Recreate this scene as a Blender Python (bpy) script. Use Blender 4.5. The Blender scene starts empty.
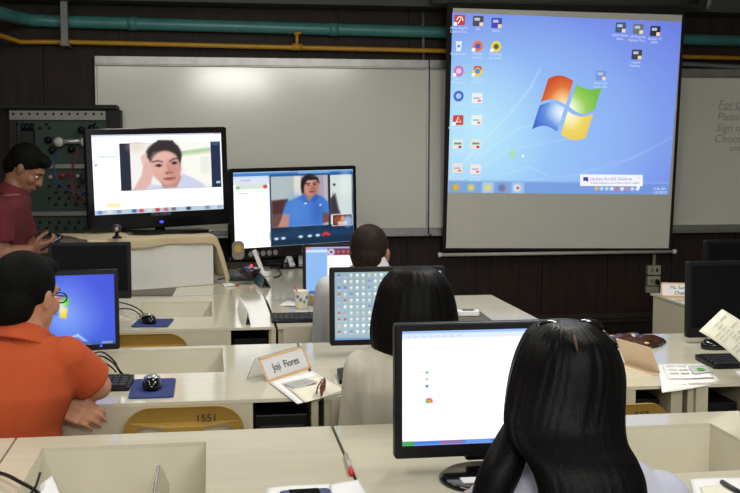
import bpy, bmesh, math, random
import numpy as np
from mathutils import Vector, Matrix, Euler
random.seed(7)
SC = bpy.context.scene
COL = SC.collection
# ------------------------------------------------------------------ camera
FPX, EYE = 1080.0, 1.5
YAW = math.atan(160 / FPX)          # turned a little to the right of the wall's normal
PITCH = math.atan(96.5 / FPX)       # looking slightly down
cd = bpy.data.cameras.new('camera')
cam = bpy.data.objects.new('camera', cd); COL.objects.link(cam)
cd.sensor_width = 36.0; cd.lens = FPX / 740 * 36.0; cd.clip_start = 0.05
cam.location = (0, 0, EYE)
cam.rotation_euler = (math.pi / 2 - PITCH, 0, -YAW)
SC.camera = cam
SC.view_settings.view_transform = 'Standard'
SC.view_settings.look = 'None'
SC.view_settings.exposure = 0.0
SC.view_settings.gamma = 1.0
SC.view_settings.use_curve_mapping = False
SC.cycles.use_denoising = True
SC.cycles.sample_clamp_indirect = 3.0
SC.cycles.max_bounces = 6
# ------------------------------------------------------------------ light
w = bpy.data.worlds.new('world'); SC.world = w; w.use_nodes = True
w.node_tree.nodes['Background'].inputs[0].default_value = (0.95, 0.98, 1.0, 1)
w.node_tree.nodes['Background'].inputs[1].default_value = WORLD = 0.8
def area_lamp(loc, sx, sy, power, col=(1, 0.98, 0.93), rot=(0, 0, 0)):
    l = bpy.data.lights.new('tube_light', 'AREA'); l.shape = 'RECTANGLE'; l.size = sx; l.size_y = sy
    l.energy = power; l.color = col
    o = bpy.data.objects.new('tube_light', l); COL.objects.link(o); o.location = loc; o.rotation_euler = rot
    return o
# the ceiling's fluorescent fittings; the foremost is added to brighten the television table
LAMPS = [(-1.1, 2.4, 2.78, 17), (1.3, 2.4, 2.78, 16), (-1.1, 4.0, 2.78, 9), (1.3, 4.0, 2.78, 30), (.2, 5.5, 2.78, 12),
         (-1.1, -.6, 2.78, 11), (1.5, -.6, 2.78, 26), (.38, -2.47, 2.72, 66)]
for (lx, ly, lz, pw) in LAMPS:
    if ly > 0: area_lamp((lx, ly, lz - .015), 0.25, 1.15, pw)
    else: area_lamp((lx, ly, lz - .06), 1.15, 0.25, pw, rot=(math.radians(58 if ly < -2 else 40), 0, 0))   # tilt added to the rear lights for glare and frontal light on the board

# ------------------------------------------------------------------ pixel -> place helpers
FW = Vector((math.sin(YAW) * math.cos(PITCH), math.cos(YAW) * math.cos(PITCH), -math.sin(PITCH)))
RT = Vector((math.cos(YAW), -math.sin(YAW), 0)); UP = RT.cross(FW)
CAM = Vector((0, 0, EYE))
def ray(px, py): return FW * FPX + RT * (px - 370) - UP * (py - 246.5)
def onZ(px, py, z=0.75):
    d = ray(px, py); return CAM + d * ((z - EYE) / d.z)
def onY(px, py, y):
    d = ray(px, py); return CAM + d * (y / d.y)

# ------------------------------------------------------------------ materials
def lin(c):
    c = c / 255.0
    return c / 12.92 if c <= 0.04045 else ((c + 0.055) / 1.055) ** 2.4
def rgb(r, g, b): return (lin(r), lin(g), lin(b), 1.0)
def mat(name, col, rough=0.5, metal=0.0, var=0.08, vscale=8.0, bump=0.0, bscale=60.0, spec=0.5, trans=0.0, stretch=None, coat=0.0):
    m = bpy.data.materials.new(name); m.use_nodes = True
    nt = m.node_tree; b = nt.nodes['Principled BSDF']
    b.inputs['Roughness'].default_value = rough; b.inputs['Metallic'].default_value = metal
    b.inputs['Specular IOR Level'].default_value = spec
    b.inputs['Transmission Weight'].default_value = trans
    b.inputs['Coat Weight'].default_value = coat
    tc = nt.nodes.new('ShaderNodeTexCoord'); src = tc.outputs['Object']
    if stretch:
        mp = nt.nodes.new('ShaderNodeMapping'); mp.inputs['Scale'].default_value = stretch
        nt.links.new(src, mp.inputs[0]); src = mp.outputs[0]
    if var:
        n = nt.nodes.new('ShaderNodeTexNoise'); n.inputs['Scale'].default_value = vscale; n.inputs['Detail'].default_value = 4
        r = nt.nodes.new('ShaderNodeValToRGB')
        r.color_ramp.elements[0].position = 0.3; r.color_ramp.elements[1].position = 0.7
        r.color_ramp.elements[0].color = tuple(c * (1 - var) for c in col[:3]) + (1,)
        r.color_ramp.elements[1].color = tuple(min(1, c * (1 + var)) for c in col[:3]) + (1,)
        nt.links.new(src, n.inputs['Vector']); nt.links.new(n.outputs['Fac'], r.inputs[0]); nt.links.new(r.outputs[0], b.inputs['Base Color'])
    else:
        b.inputs['Base Color'].default_value = col
    if bump:
        n2 = nt.nodes.new('ShaderNodeTexNoise'); n2.inputs['Scale'].default_value = bscale; n2.inputs['Detail'].default_value = 3
        bp = nt.nodes.new('ShaderNodeBump'); bp.inputs['Strength'].default_value = bump; bp.inputs['Distance'].default_value = 0.004
        nt.links.new(src, n2.inputs['Vector']); nt.links.new(n2.outputs['Fac'], bp.inputs['Height']); nt.links.new(bp.outputs[0], b.inputs['Normal'])
    return m
def emit(name, col, strength=1.0):
    m = bpy.data.materials.new(name); m.use_nodes = True
    b = m.node_tree.nodes['Principled BSDF']
    b.inputs['Base Color'].default_value = (0.01, 0.01, 0.01, 1); b.inputs['Roughness'].default_value = 0.4
    b.inputs['Emission Color'].default_value = col; b.inputs['Emission Strength'].default_value = strength
    return m
def glow_attr(name, strength=1.0, rough=0.35, spec=0.3):
    m = bpy.data.materials.new(name); m.use_nodes = True
    b = m.node_tree.nodes['Principled BSDF']
    b.inputs['Base Color'].default_value = (0.01, 0.01, 0.01, 1); b.inputs['Roughness'].default_value = rough
    b.inputs['Specular IOR Level'].default_value = spec
    a = m.node_tree.nodes.new('ShaderNodeAttribute'); a.attribute_name = 'Col'
    m.node_tree.links.new(a.outputs['Color'], b.inputs['Emission Color']); b.inputs['Emission Strength'].default_value = strength
    return m
_em = {}
def E(r, g, b, s=1.0):
    k = (r, g, b, s)
    if k not in _em: _em[k] = emit('lit_pixels', rgb(r, g, b), s)
    return _em[k]
LAM = mat('cream_laminate', rgb(206, 201, 180), 0.10, var=0.05, vscale=3, spec=0.5, stretch=(1, 6, 6))
LAMP_ = mat('cream_panel', rgb(196, 189, 164), 0.4, var=0.05, vscale=5)
LAME = mat('laminate_well', rgb(208, 203, 184), 0.45, var=0.04, vscale=6)
BLK = mat('black_plastic', rgb(17, 17, 19), 0.4, var=0.1, spec=.25)
BLKG = mat('black_gloss', rgb(12, 12, 14), 0.12, var=0.0)
BLKM = mat('black_matte', rgb(16, 16, 17), 0.7, var=0.15, bump=0.1, bscale=200)
OFFS = mat('dark_screen', rgb(13, 13, 15), 0.3, var=0.0, spec=0.12)
GREYP = mat('grey_plastic', rgb(120, 120, 118), 0.4)
DGREY = mat('dark_grey_plastic', rgb(52, 52, 55), 0.45)
SILV = mat('silver', rgb(175, 176, 180), 0.3, metal=0.6)
ALU = mat('aluminium', rgb(150, 150, 146), 0.38, metal=0.75, var=0.12, vscale=14)
STEEL = mat('steel_leg', rgb(95, 95, 95), 0.4, metal=0.6)
WHT = mat('white_paper', rgb(232, 232, 232), 0.7, var=0.02)
CREAMP = mat('cream_paper', rgb(228, 225, 204), 0.7, var=0.02)
WHB = mat('whiteboard_enamel', rgb(216, 216, 204), 0.14, var=0.03, vscale=1.5, spec=0.5)
WOODW = mat('dark_wall_panel', rgb(42, 31, 25), 0.6, spec=.25, var=0.35, vscale=7, stretch=(6, 6, 0.5))
WOODT = mat('dark_wall_trim', rgb(50, 41, 34), 0.5, spec=.3, var=0.2, vscale=6)
FLOORM = mat('floor_vinyl', rgb(112, 104, 92), 0.4, var=0.15, vscale=2)
CEILM = mat('ceiling_paint', rgb(170, 168, 160), 0.8, var=0.04)
SIDEM = mat('side_wall_paint', rgb(150, 146, 132), 0.7, var=0.05)
BEAMM = mat('beam_paint', rgb(66, 66, 60), 0.6, var=0.15)
TEAL = mat('teal_pipe_paint', rgb(70, 132, 128), 0.35, var=0.15, vscale=10)
YELL = mat('yellow_pipe_paint', rgb(190, 142, 30), 0.35, var=0.15, vscale=10)
GREYPIPE = mat('grey_conduit', rgb(120, 122, 124), 0.4, metal=0.3)
CHAIRM = mat('olive_yellow_chair', rgb(168, 134, 62), 0.35, var=0.12, vscale=5)
INKM = mat('black_ink', rgb(25, 25, 30), 0.6, var=0)
MARKER = mat('faint_marker', rgb(152, 152, 146), 0.6, var=0)
BLUEPAD = mat('blue_pad_cloth', rgb(38, 54, 112), 0.8, var=0.1, bump=0.1, bscale=400)
TAN = mat('tan_cloth', rgb(186, 170, 138), 0.8, var=0.06, bump=0.3, bscale=40)
BOXW = mat('white_box_panel', rgb(205, 205, 198), 0.6, var=0.03)
SCREENCL = mat('projection_cloth', rgb(226, 223, 212), 0.8, var=0.02)
GLOW = glow_attr('screen_glow', 1.0)
GLOWP = glow_attr('projected_light', 1.0, 0.8, 0.0)
LAMPGLOW = emit('tube_glow', (1, 0.97, 0.9, 1), 6.0)

# ------------------------------------------------------------------ mesh builder
class MB:
    def __init__(s): s.v = []; s.f = []; s.m = []; s.mats = []; s.sm = []
    def _mi(s, m):
        if m not in s.mats: s.mats.append(m)
        return s.mats.index(m)
    def add(s, vs, fs, m, M=None, smooth=False):
        b = len(s.v)
        for p in vs:
            p = Vector(p); s.v.append(tuple(M @ p if M is not None else p))
        i = s._mi(m)
        for f in fs: s.f.append(tuple(b + k for k in f)); s.m.append(i); s.sm.append(smooth)
        return s
    def box(s, x0, x1, y0, y1, z0, z1, m, M=None):
        v = [(x0, y0, z0), (x1, y0, z0), (x1, y1, z0), (x0, y1, z0), (x0, y0, z1), (x1, y0, z1), (x1, y1, z1), (x0, y1, z1)]
        return s.add(v, [(3, 2, 1, 0), (4, 5, 6, 7), (0, 1, 5, 4), (1, 2, 6, 5), (2, 3, 7, 6), (3, 0, 4, 7)], m, M)
    def rbox(s, x0, x1, z0, z1, y0, y1, r, m, M=None, n=5):
        """a slab with rounded outline in x-z, from y0 (viewer side) to y1"""
        pts = rrect(x0, x1, z0, z1, r, n); k = len(pts)
        v = [(p[0], y0, p[1]) for p in pts] + [(p[0], y1, p[1]) for p in pts]
        f = [tuple(range(k)), tuple(range(2 * k - 1, k - 1, -1))] + [((i + 1) % k, i, i + k, (i + 1) % k + k) for i in range(k)]
        return s.add(v, f, m, M)
    def tube(s, pts, r, m, n=8, M=None, caps=True):
        pts = [Vector(p) for p in pts]; rs = r if isinstance(r, (list, tuple)) else [r] * len(pts)
        vs = []; fs = []; up = None
        for i, p in enumerate(pts):
            t = (pts[min(i + 1, len(pts) - 1)] - pts[max(i - 1, 0)]).normalized()
            if up is None: up = Vector((0, 0, 1)) if abs(t.z) < 0.9 else Vector((1, 0, 0))
            a = t.cross(up).normalized(); b = a.cross(t).normalized(); up = b
            for k in range(n):
                an = 2 * math.pi * k / n; vs.append(p + (a * math.cos(an) + b * math.sin(an)) * rs[i])
        for i in range(len(pts) - 1):
            for k in range(n): fs.append((i * n + k, i * n + (k + 1) % n, (i + 1) * n + (k + 1) % n, (i + 1) * n + k))
        if caps: fs.append(tuple(range(n - 1, -1, -1))); fs.append(tuple(range((len(pts) - 1) * n, len(pts) * n)))
        return s.add(vs, fs, m, M, smooth=True)
    def lathe(s, prof, m, n=20, M=None, smooth=True):
        vs = []; fs = []
        for (r, z) in prof:
            for k in range(n): an = 2 * math.pi * k / n; vs.append((r * math.cos(an), r * math.sin(an), z))
        for i in range(len(prof) - 1):
            for k in range(n): fs.append((i * n + k, i * n + (k + 1) % n, (i + 1) * n + (k + 1) % n, (i + 1) * n + k))
        fs.append(tuple(range(n - 1, -1, -1))); fs.append(tuple(range((len(prof) - 1) * n, len(prof) * n)))
        return s.add(vs, fs, m, M, smooth)
    def ell(s, c, r, m, M=None, n=16):
        v, f = p_ell(c, r, n=n); return s.add(v, f, m, M, True)
    def plate(s, pts, y0, y1, m, M=None):
        k = len(pts)
        v = [(p[0], y0, p[1]) for p in pts] + [(p[0], y1, p[1]) for p in pts]
        f = [tuple(range(k)), tuple(range(2 * k - 1, k - 1, -1))] + [((i + 1) % k, i, i + k, (i + 1) % k + k) for i in range(k)]
        return s.add(v, f, m, M)
    def build(s, name, parent=None, bevel=0.0, smooth=False, M=None, loc=None, rotz=None):
        me = bpy.data.meshes.new(name); me.from_pydata(s.v, [], s.f)
        for m in s.mats: me.materials.append(m)
        me.polygons.foreach_set('material_index', s.m)
        me.polygons.foreach_set('use_smooth', [bool(x or smooth) for x in s.sm]); me.update()
        o = bpy.data.objects.new(name, me); COL.objects.link(o)
        if parent is not None: o.parent = parent
        if loc is not None: o.location = loc
        if rotz is not None: o.rotation_euler.z = rotz
        if M is not None: o.matrix_local = M
        if bevel:
            b = o.modifiers.new('soft_edges', 'BEVEL'); b.width = bevel; b.segments = 2; b.limit_method = 'ANGLE'
        return o
def rrect(x0, x1, z0, z1, r, n=5):
    pts = []
    for cx, cz, a0 in ((x1 - r, z0 + r, -90), (x1 - r, z1 - r, 0), (x0 + r, z1 - r, 90), (x0 + r, z0 + r, 180)):
        for i in range(n + 1):
            a = math.radians(a0 + 90 * i / n); pts.append((cx + r * math.cos(a), cz + r * math.sin(a)))
    return pts
def p_ell(c, r, M=None, n=16):
    c = Vector(c); v = []; f = []; h = max(6, n // 2 + 2)
    for i in range(1, h):
        th = math.pi * i / h
        for k in range(n):
            a = 2 * math.pi * k / n; v.append(Vector((r[0] * math.sin(th) * math.cos(a), r[1] * math.sin(th) * math.sin(a), r[2] * math.cos(th))))
    top = len(v); v.append(Vector((0, 0, r[2]))); v.append(Vector((0, 0, -r[2])))
    for i in range(h - 2):
        for k in range(n): f.append((i * n + k, (i + 1) * n + k, (i + 1) * n + (k + 1) % n, i * n + (k + 1) % n))
    for k in range(n): f.append((top, k, (k + 1) % n)); f.append((top + 1, (h - 2) * n + (k + 1) % n, (h - 2) * n + k))
    v = [(M @ (c + p) if M is not None else c + p) for p in v]
    return v, f
def tag(o, label=None, cat=None, group=None, kind=None):
    if label: o['label'] = label
    if cat: o['category'] = cat
    if group: o['group'] = group
    if kind: o['kind'] = kind
    return o
def thing(name, label, cat, loc=(0, 0, 0), rotz=0.0, group=None):
    o = bpy.data.objects.new(name, None); COL.objects.link(o); o.empty_display_size = 0.05
    o.location = loc; o.rotation_euler = (0, 0, rotz)
    return tag(o, label, cat, group)
def struct(o): o['kind'] = 'structure'; return o
def text_data(s, size, extrude=0.0, align='CENTER', shear=0.0):
    cu = bpy.data.curves.new('lettering', 'FONT'); cu.body = s; cu.size = size; cu.align_x = align; cu.align_y = 'CENTER'
    cu.extrude = extrude; cu.shear = shear; cu.resolution_u = 3
    o = bpy.data.objects.new('lettering', cu); COL.objects.link(o)
    dg = bpy.context.evaluated_depsgraph_get(); dg.update()
    me = bpy.data.meshes.new_from_object(o.evaluated_get(dg))
    vs = [tuple(v.co) for v in me.vertices]; fs = [tuple(p.vertices) for p in me.polygons]
    bpy.data.objects.remove(o); bpy.data.curves.remove(cu); bpy.data.meshes.remove(me)
    return vs, fs
RX90 = Matrix.Rotation(math.pi / 2, 4, 'X')      # lay x-y lettering into the x-z plane, facing -y
def T(x, y, z): return Matrix.Translation((x, y, z))
def plate_obj(name, outline, holes, thick, m, parent=None, M=None, bevel=0.0):
    """flat plate from a closed outline with holes (x-y), extruded in z; one mesh"""
    cu = bpy.data.curves.new(name, 'CURVE'); cu.dimensions = '2D'; cu.fill_mode = 'BOTH'; cu.extrude = thick / 2
    for pts in [outline] + holes:
        sp = cu.splines.new('POLY'); sp.points.add(len(pts) - 1); sp.use_cyclic_u = True
        for i, p in enumerate(pts): sp.points[i].co = (p[0], p[1], 0, 1)
    o = bpy.data.objects.new(name, cu); COL.objects.link(o)
    dg = bpy.context.evaluated_depsgraph_get(); dg.update()
    me = bpy.data.meshes.new_from_object(o.evaluated_get(dg)); bpy.data.objects.remove(o); bpy.data.curves.remove(cu)
    me.materials.clear(); me.materials.append(m)
    bm = bmesh.new(); bm.from_mesh(me); bmesh.ops.remove_doubles(bm, verts=bm.verts, dist=1e-5); bm.to_mesh(me); bm.free()
    for p in me.polygons: p.use_smooth = False
    o = bpy.data.objects.new(name, me); COL.objects.link(o)
    if parent is not None: o.parent = parent
    if M is not None: o.matrix_local = M
    return o

# ------------------------------------------------------------------ lit pictures: a fine grid whose points carry the picture's colours
class Pic:
    def __init__(s, x0, y0, x1, y1, nx, ny, bg=(255, 255, 255)):
        s.nx, s.ny = nx, ny
        s.X, s.Y = np.meshgrid(np.linspace(x0, x1, nx), np.linspace(y0, y1, ny))     # y runs down
        s.I = np.zeros((ny, nx, 3)); s.I[:] = bg
    def mix(s, a, col):
        a = np.clip(a, 0, 1)[..., None]; s.I = s.I * (1 - a) + np.array(col, float) * a
    def rect(s, x0, y0, x1, y1, col, al=1.0, soft=0.5):
        a = np.clip(0.5 + (s.X - x0) / (2 * soft), 0, 1) * np.clip(0.5 + (x1 - s.X) / (2 * soft), 0, 1)
        a = a * np.clip(0.5 + (s.Y - y0) / (2 * soft), 0, 1) * np.clip(0.5 + (y1 - s.Y) / (2 * soft), 0, 1); s.mix(a * al, col)
    def ell(s, cx, cy, rx, ry, col, soft=0.15, ang=0.0, al=1.0):
        c, n = math.cos(math.radians(ang)), math.sin(math.radians(ang)); dx, dy = s.X - cx, s.Y - cy
        d = np.sqrt(((dx * c + dy * n) / rx) ** 2 + ((-dx * n + dy * c) / ry) ** 2)
        s.mix(np.clip((1 + soft - d) / (2 * soft), 0, 1) * al, col)
    def poly(s, pts, col, soft=1.0, al=1.0):
        ins = np.zeros(s.X.shape, bool); dm = np.full(s.X.shape, 1e9); n = len(pts)
        for i in range(n):
            (xa, ya), (xb, yb) = pts[i], pts[(i + 1) % n]
            if ya != yb:
                cr = ((s.Y < ya) != (s.Y < yb)) & (s.X < (xb - xa) * (s.Y - ya) / (yb - ya) + xa); ins ^= cr
            l = max(1e-9, (xb - xa) ** 2 + (yb - ya) ** 2); t = np.clip(((s.X - xa) * (xb - xa) + (s.Y - ya) * (yb - ya)) / l, 0, 1)
            dm = np.minimum(dm, np.hypot(s.X - xa - t * (xb - xa), s.Y - ya - t * (yb - ya)))
        s.mix((0.5 + np.where(ins, dm, -dm) / (2 * soft)) * al, col)
    def line(s, pts, wd, col, al=1.0):
        for (xa, ya), (xb, yb) in zip(pts[:-1], pts[1:]):
            l = max(1e-9, (xb - xa) ** 2 + (yb - ya) ** 2); t = np.clip(((s.X - xa) * (xb - xa) + (s.Y - ya) * (yb - ya)) / l, 0, 1)
            s.mix(np.clip(1.5 - np.hypot(s.X - xa - t * (xb - xa), s.Y - ya - t * (yb - ya)) / wd, 0, 1) * al, col)
    def mesh(s, name, parent, x0, x1, z0, z1, y=0.0, m=None, M=None, corners=None):
        nx, ny = s.nx, s.ny
        u, v = np.meshgrid(np.linspace(0, 1, nx), np.linspace(1, 0, ny))
        if corners is None:
            P = np.stack([x0 + (x1 - x0) * u, np.full_like(u, y), z0 + (z1 - z0) * v], -1)
        else:       # TL, TR, BR, BL in the parent's x-z plane
            tl, tr, br, bl = [np.array(c, float) for c in corners]
            Q = (tl * ((1 - u) * v)[..., None] + tr * (u * v)[..., None] + br * (u * (1 - v))[..., None] + bl * ((1 - u) * (1 - v))[..., None])
            P = np.stack([Q[..., 0], np.full_like(u, y), Q[..., 1]], -1)
        idx = np.arange(nx * ny).reshape(ny, nx)
        F = np.stack([idx[1:, :-1], idx[1:, 1:], idx[:-1, 1:], idx[:-1, :-1]], -1).reshape(-1, 4)
        me = bpy.data.meshes.new(name); me.from_pydata(P.reshape(-1, 3).tolist(), [], F.tolist())
        if m is None: s.I = np.where((s.I.min(-1) > 240)[..., None], 286.0, s.I)      # a lit white page is brighter than paper
        c = np.clip(s.I / 255.0, 0, 1.3); c = np.where(c <= 0.04045, c / 12.92, ((c + 0.055) / 1.055) ** 2.4)
        at = me.color_attributes.new('Col', 'FLOAT_COLOR', 'POINT')
        at.data.foreach_set('color', np.concatenate([c, np.ones((ny, nx, 1))], -1).astype(np.float32).ravel())
        me.materials.append(m or GLOW); me.update()
        o = bpy.data.objects.new(name, me); COL.objects.link(o)
        if parent is not None: o.parent = parent
        if M is not None: o.matrix_local = M
        return o
# ================================================================== THE ROOM
WY = 7.6                                            # front wall
XL, XR, YB, ZC = -2.6, 4.9, -3.2, 2.9
struct(MB().box(XL, XR, YB, WY + .1, -0.1, 0.0, FLOORM).build('floor'))
struct(MB().box(XL, XR, YB, WY + .1, ZC, ZC + .1, CEILM).build('ceiling'))
struct(MB().box(XL - .1, XL, YB, WY + .1, 0, ZC, SIDEM).build('wall_left'))
struct(MB().box(XR, XR + .1, YB, WY + .1, 0, ZC, SIDEM).build('wall_right'))
b = MB().box(XL, XR, WY + .012, WY + .1, 0, ZC, BLKM)
x = XL
while x < XR - 0.01:                                # tall dark boards with narrow grooves
    b.box(x + .003, min(x + .497, XR), WY, WY + .012, 0, ZC, WOODW); x += 0.5
struct(b.build('wall_front'))
struct(MB().box(XL, XR, WY - .022, WY, 0.0, 0.12, WOODT).build('baseboard_front', bevel=.004))
struct(MB().box(XL, XR, WY - .03, WY, 0.255, 0.30, WOODT).box(XL, XR, WY - .018, WY, 0.225, 0.255, WOODT).build('trim_1', bevel=.004))
struct(MB().box(XL, XR, WY - .26, WY, 2.475, ZC, BEAMM).build('trim_2'))     # boxed beam along the top of the wall

for (lx, ly, lz, pw) in LAMPS:  # the fitting over the television table is an added one
    t = thing('ceiling_light', 'twin tube fluorescent fitting fixed to the ceiling', 'ceiling light', (lx, ly, ZC), 0, 'ceiling fluorescent fittings')
    MB().plate([(-.15, -.04), (.15, -.04), (.11, 0), (-.11, 0)], -.62, .62, SIDEM).build('housing', t)
    for sx in (-.07, .07):
        MB().tube([(sx, -.58, -.062), (sx, .58, -.062)], .016, LAMPGLOW).build('tube', t)

# ---- pipes along the top of the wall
def pipe(name, pts, r, m, label, cat):
    return tag(MB().tube(pts, r, m, n=14).build(name), label, cat)
PY = WY - .07
def P(px, py, y=PY): return onY(px, py, y)
a, b_ = P(60, 21.5), P(445, 32.5)
dx = (b_ - a); e = b_ + dx * 1.25
h = thing('water_pipe', 'thick teal pipe running along the top of the dark wall', 'pipe')
MB().tube([P(-60, 2, 6.2), P(-5, 12, 6.9), P(12, 16.5, 7.3), P(30, 20, PY), a, a + dx * .5, b_, e], .042, TEAL, n=16).build('pipe_run', h)
for tt in (.18, .7):
    p = a + dx * tt; MB().tube([p - Vector((.03, 0, 0)), p + Vector((.03, 0, 0))], .047, TEAL, n=16).build('coupling', h)
ya, yb = P(66, 42, WY - .1), P(445, 51, WY - .1); dy = yb - ya
h = thing('gas_pipe', 'thin yellow pipe running just above the whiteboards', 'pipe')
MB().tube([P(-60, 24, 6.5), P(0, 35.5, 7.2), P(20, 42, WY - .1), ya, ya + dy * .5, yb, yb + dy * 1.2], .016, YELL, n=12).build('pipe_run', h)
p = P(297, 47, WY - .1)
f = MB().tube([p - Vector((.035, 0, 0)), p + Vector((.035, 0, 0))], .024, YELL).tube([p, p + Vector((0, 0, .09))], .012, YELL).tube([p + Vector((-.02, 0, .09)), p + Vector((.03, 0, .095))], .01, YELL)
f.build('valve', h)
p0, p1 = onY(684, 64, WY - .05), onY(740, 67, WY - .05); d = p1 - p0
pipe('conduit_pipe', [p0 - d * .7, p0, p1, p1 + d], .017, GREYPIPE, 'slim grey conduit between yellow pipe and right whiteboard', 'pipe')
p0, p1 = onY(66, -6, WY - .16), onY(65, 45, WY - .16)
h = thing('pipe_hanger', 'grey slotted metal strut hanging down over both pipes', 'bracket', p1)
b = MB().box(-.022, .022, -.02, .0, 0, p0.z - p1.z, GREYP).box(.016, .022, .0, .04, 0, p0.z - p1.z, GREYP).box(-.022, -.016, .0, .04, 0, p0.z - p1.z, GREYP).build('strut', h)
MB().box(-.03, .03, -.01, .16, -.006, .006, GREYP).build('foot_plate', h)
p0, p1 = onY(423, 12, WY - .03), onY(423.5, 61, WY - .03)
tag(MB().tube([p1, p0], .013, GREYPIPE).build('conduit_drop'), 'thin vertical grey conduit above the left whiteboard', 'pipe')

# ---- whiteboards
def whiteboard(x0, x1, z0, z1, label, rails, label_tray=True):
    t = thing('whiteboard', label, 'whiteboard', ((x0 + x1) / 2, WY, z0), 0)
    hw = (x1 - x0) / 2; H = z1 - z0
    MB().box(-hw, hw, -.03, 0, 0, H, WHB).build('board', t)
    MB().box(-hw - .004, hw + .004, -.045, -.0, H - .052, H + .004, ALU).box(-hw, hw, -.052, -.03, H - .062, H - .05, ALU).build('top_rail', t, bevel=.003)
    MB().box(-hw - .004, hw + .004, -.05, -.0, -.005, .05, ALU).box(-hw, hw, -.11, -.03, -.005, .008, ALU).build('marker_tray', t, bevel=.003)
    if 'l' in rails: MB().box(-hw - .006, -hw + .012, -.04, 0, 0, H, ALU).build('side_rail', t, bevel=.003)
    if 'r' in rails: MB().box(hw - .012, hw + .006, -.04, 0, 0, H, SILV).build('side_rail', t, bevel=.003)
    return t
whiteboard(-.755, 1.535, .897, 2.13, 'wide grey-white whiteboard behind both televisions', 'lr')
whiteboard(1.55, 1.95, .897, 2.13, 'narrow whiteboard panel partly hidden by the projection screen', 'r')
wb = whiteboard(3.0, 4.5, .897, 2.09, 'whiteboard with handwritten notes at right of the projection screen', 'lr')
for s, px, py, sz in (('For', 718, 105, .085), ('the', 735, 105, .085), ('Please', 717, 117, .082), ('s', 742, 117, .082), ('Sign', 716, 128, .082), ('up', 735, 128, .082), ('Choose', 714, 139, .082), ('a', 741, 139, .082), ('under', 729, 148, .07)):
    p = onY(px, py, WY - .031); v, f = text_data(s, sz, 0, 'LEFT', 0.15)
    MB().add(v, f, MARKER, T(p.x - wb.location.x, -.0315, p.z - wb.location.z) @ RX90).build('handwriting', wb)
p = onY(718, 110, WY - .031); MB().box(0, .3, -.0315, -.031, 0, .006, MARKER).build('underline', wb, loc=(p.x - wb.location.x, 0, p.z - wb.location.z))

# ---- projection screen: hangs from the ceiling, its bottom drawn back towards the wall
tl, tr, br, bl = onY(447, 3, 7.18), onY(685.5, 11, 7.18), onY(671.5, 249.5, 7.46), onY(444, 249.5, 7.46)
org = (bl + br) / 2
ux = Vector((1, 0, 0)); uz = ((tl + tr) / 2 - org); uz.x = 0; uz.normalize(); uy = uz.cross(ux)
MS = Matrix((ux, uy, uz)).transposed().to_4x4(); MS.translation = org
ps = bpy.data.objects.new('projection_screen', None); COL.objects.link(ps); ps.matrix_world = MS
tag(ps, 'pull-down projection screen showing a blue computer desktop', 'projection screen')
MSI = MS.inverted()
def onS(px, py):
    d = ray(px, py); n = uy; t = (org - CAM).dot(n) / d.dot(n); q = MSI @ (CAM + d * t); return (q.x, q.z)
c4 = [onS(447, 2), onS(685.5, 8), onS(671.5, 250.5), onS(442.5, 250.5)]
def quad(cs, y0, y1, m, name):
    return MB().plate([cs[3], cs[2], cs[1], cs[0]], y0, y1, m).build(name, ps)
BORD = mat('screen_border', rgb(14, 14, 16), 0.8, var=0)
quad(c4, 0.0, .004, BORD, 'black_border')
inner = [onS(453, 8), onS(682, 15), onS(668.5, 248.2), onS(446, 248)]
quad(inner, -.002, .0, SCREENCL, 'screen_cloth')
H_ = c4[0][1]
hx0, hx1 = c4[0][0] - .10, c4[1][0] + .16
cs = MB().tube([(hx0, .03, H_ + .035), (hx1, .03, H_ + .035)], .05, mat('case_enamel', rgb(70, 70, 66), .4), n=16).build('roller_case', ps)
MB().tube([(hx1 - .012, .03, H_ + .035), (hx1 + .02, .03, H_ + .035)], .052, GREYP, n=16).build('end_cap', cs)
MB().rbox(hx1 - .15, hx1 - .07, H_ + .02, H_ + .05, -.022, -.015, .012, BLK).build('case_slot', cs)
for xx in (hx0 + .2, hx1 - .2):
    MB().box(xx - .015, xx + .015, .02, .04, H_ + .08, H_ + .40, STEEL).build('hanger', ps)
bx0, bx1 = onS(440, 252)[0], onS(674.5, 252)[0]
br_ = MB().tube([(bx0, .002, -.028), (bx1, .002, -.028)], .0125, mat('bar_enamel', rgb(190, 188, 178), .35), n=12).build('bottom_bar', ps)
for xx in (bx0, bx1): MB().tube([(xx - .012, .002, -.028), (xx + .012, .002, -.028)], .017, WHT, n=12).build('bar_end', br_)
# the picture on the cloth, glowing by itself in place of projector light
img = [onS(452.3, 12.5), onS(681.5, 22), onS(668.5, 194.5), onS(448, 192.5)]
pc = Pic(0, 0, 229, 180, 230, 182)
X, Y = pc.X / 229, pc.Y / 180
g = (np.array([96, 108, 222])[None, None] * np.ones(X.shape + (1,)))
pc.I = g
pc.ell(60, 130, 170, 110, (150, 190, 245), 0.9)
pc.ell(35, 125, 95, 75, (168, 224, 252), 0.9)
pc.ell(125, 100, 85, 70, (142, 178, 246), 0.9, al=.55)
pc.ell(28, 115, 40, 45, (196, 240, 252), 0.95, al=.7)
for pts, wd, al in (([(0, 165), (40, 120), (62, 95), (80, 70), (88, 52)], 1.4, .22), ([(20, 150), (70, 112), (120, 100)], 1.2, .16), ([(0, 175), (60, 135), (130, 120)], 1.0, .14),
                    ([(70, 168), (130, 160), (190, 140), (229, 118)], 1.2, .12), ([(60, 160), (80, 152), (100, 160)], .8, .2), ([(110, 167), (150, 160), (200, 135)], .8, .1)):
    pc.line(pts, wd, (225, 245, 255), al)
pc.ell(64, 139, 3, 3.5, (170, 225, 150), .8, al=.8)
pc.rect(0, 167, 229, 181, (112, 150, 214), .75, 1.0)
pc.rect(0, 167, 229, 168, (190, 215, 245), .5)
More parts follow.
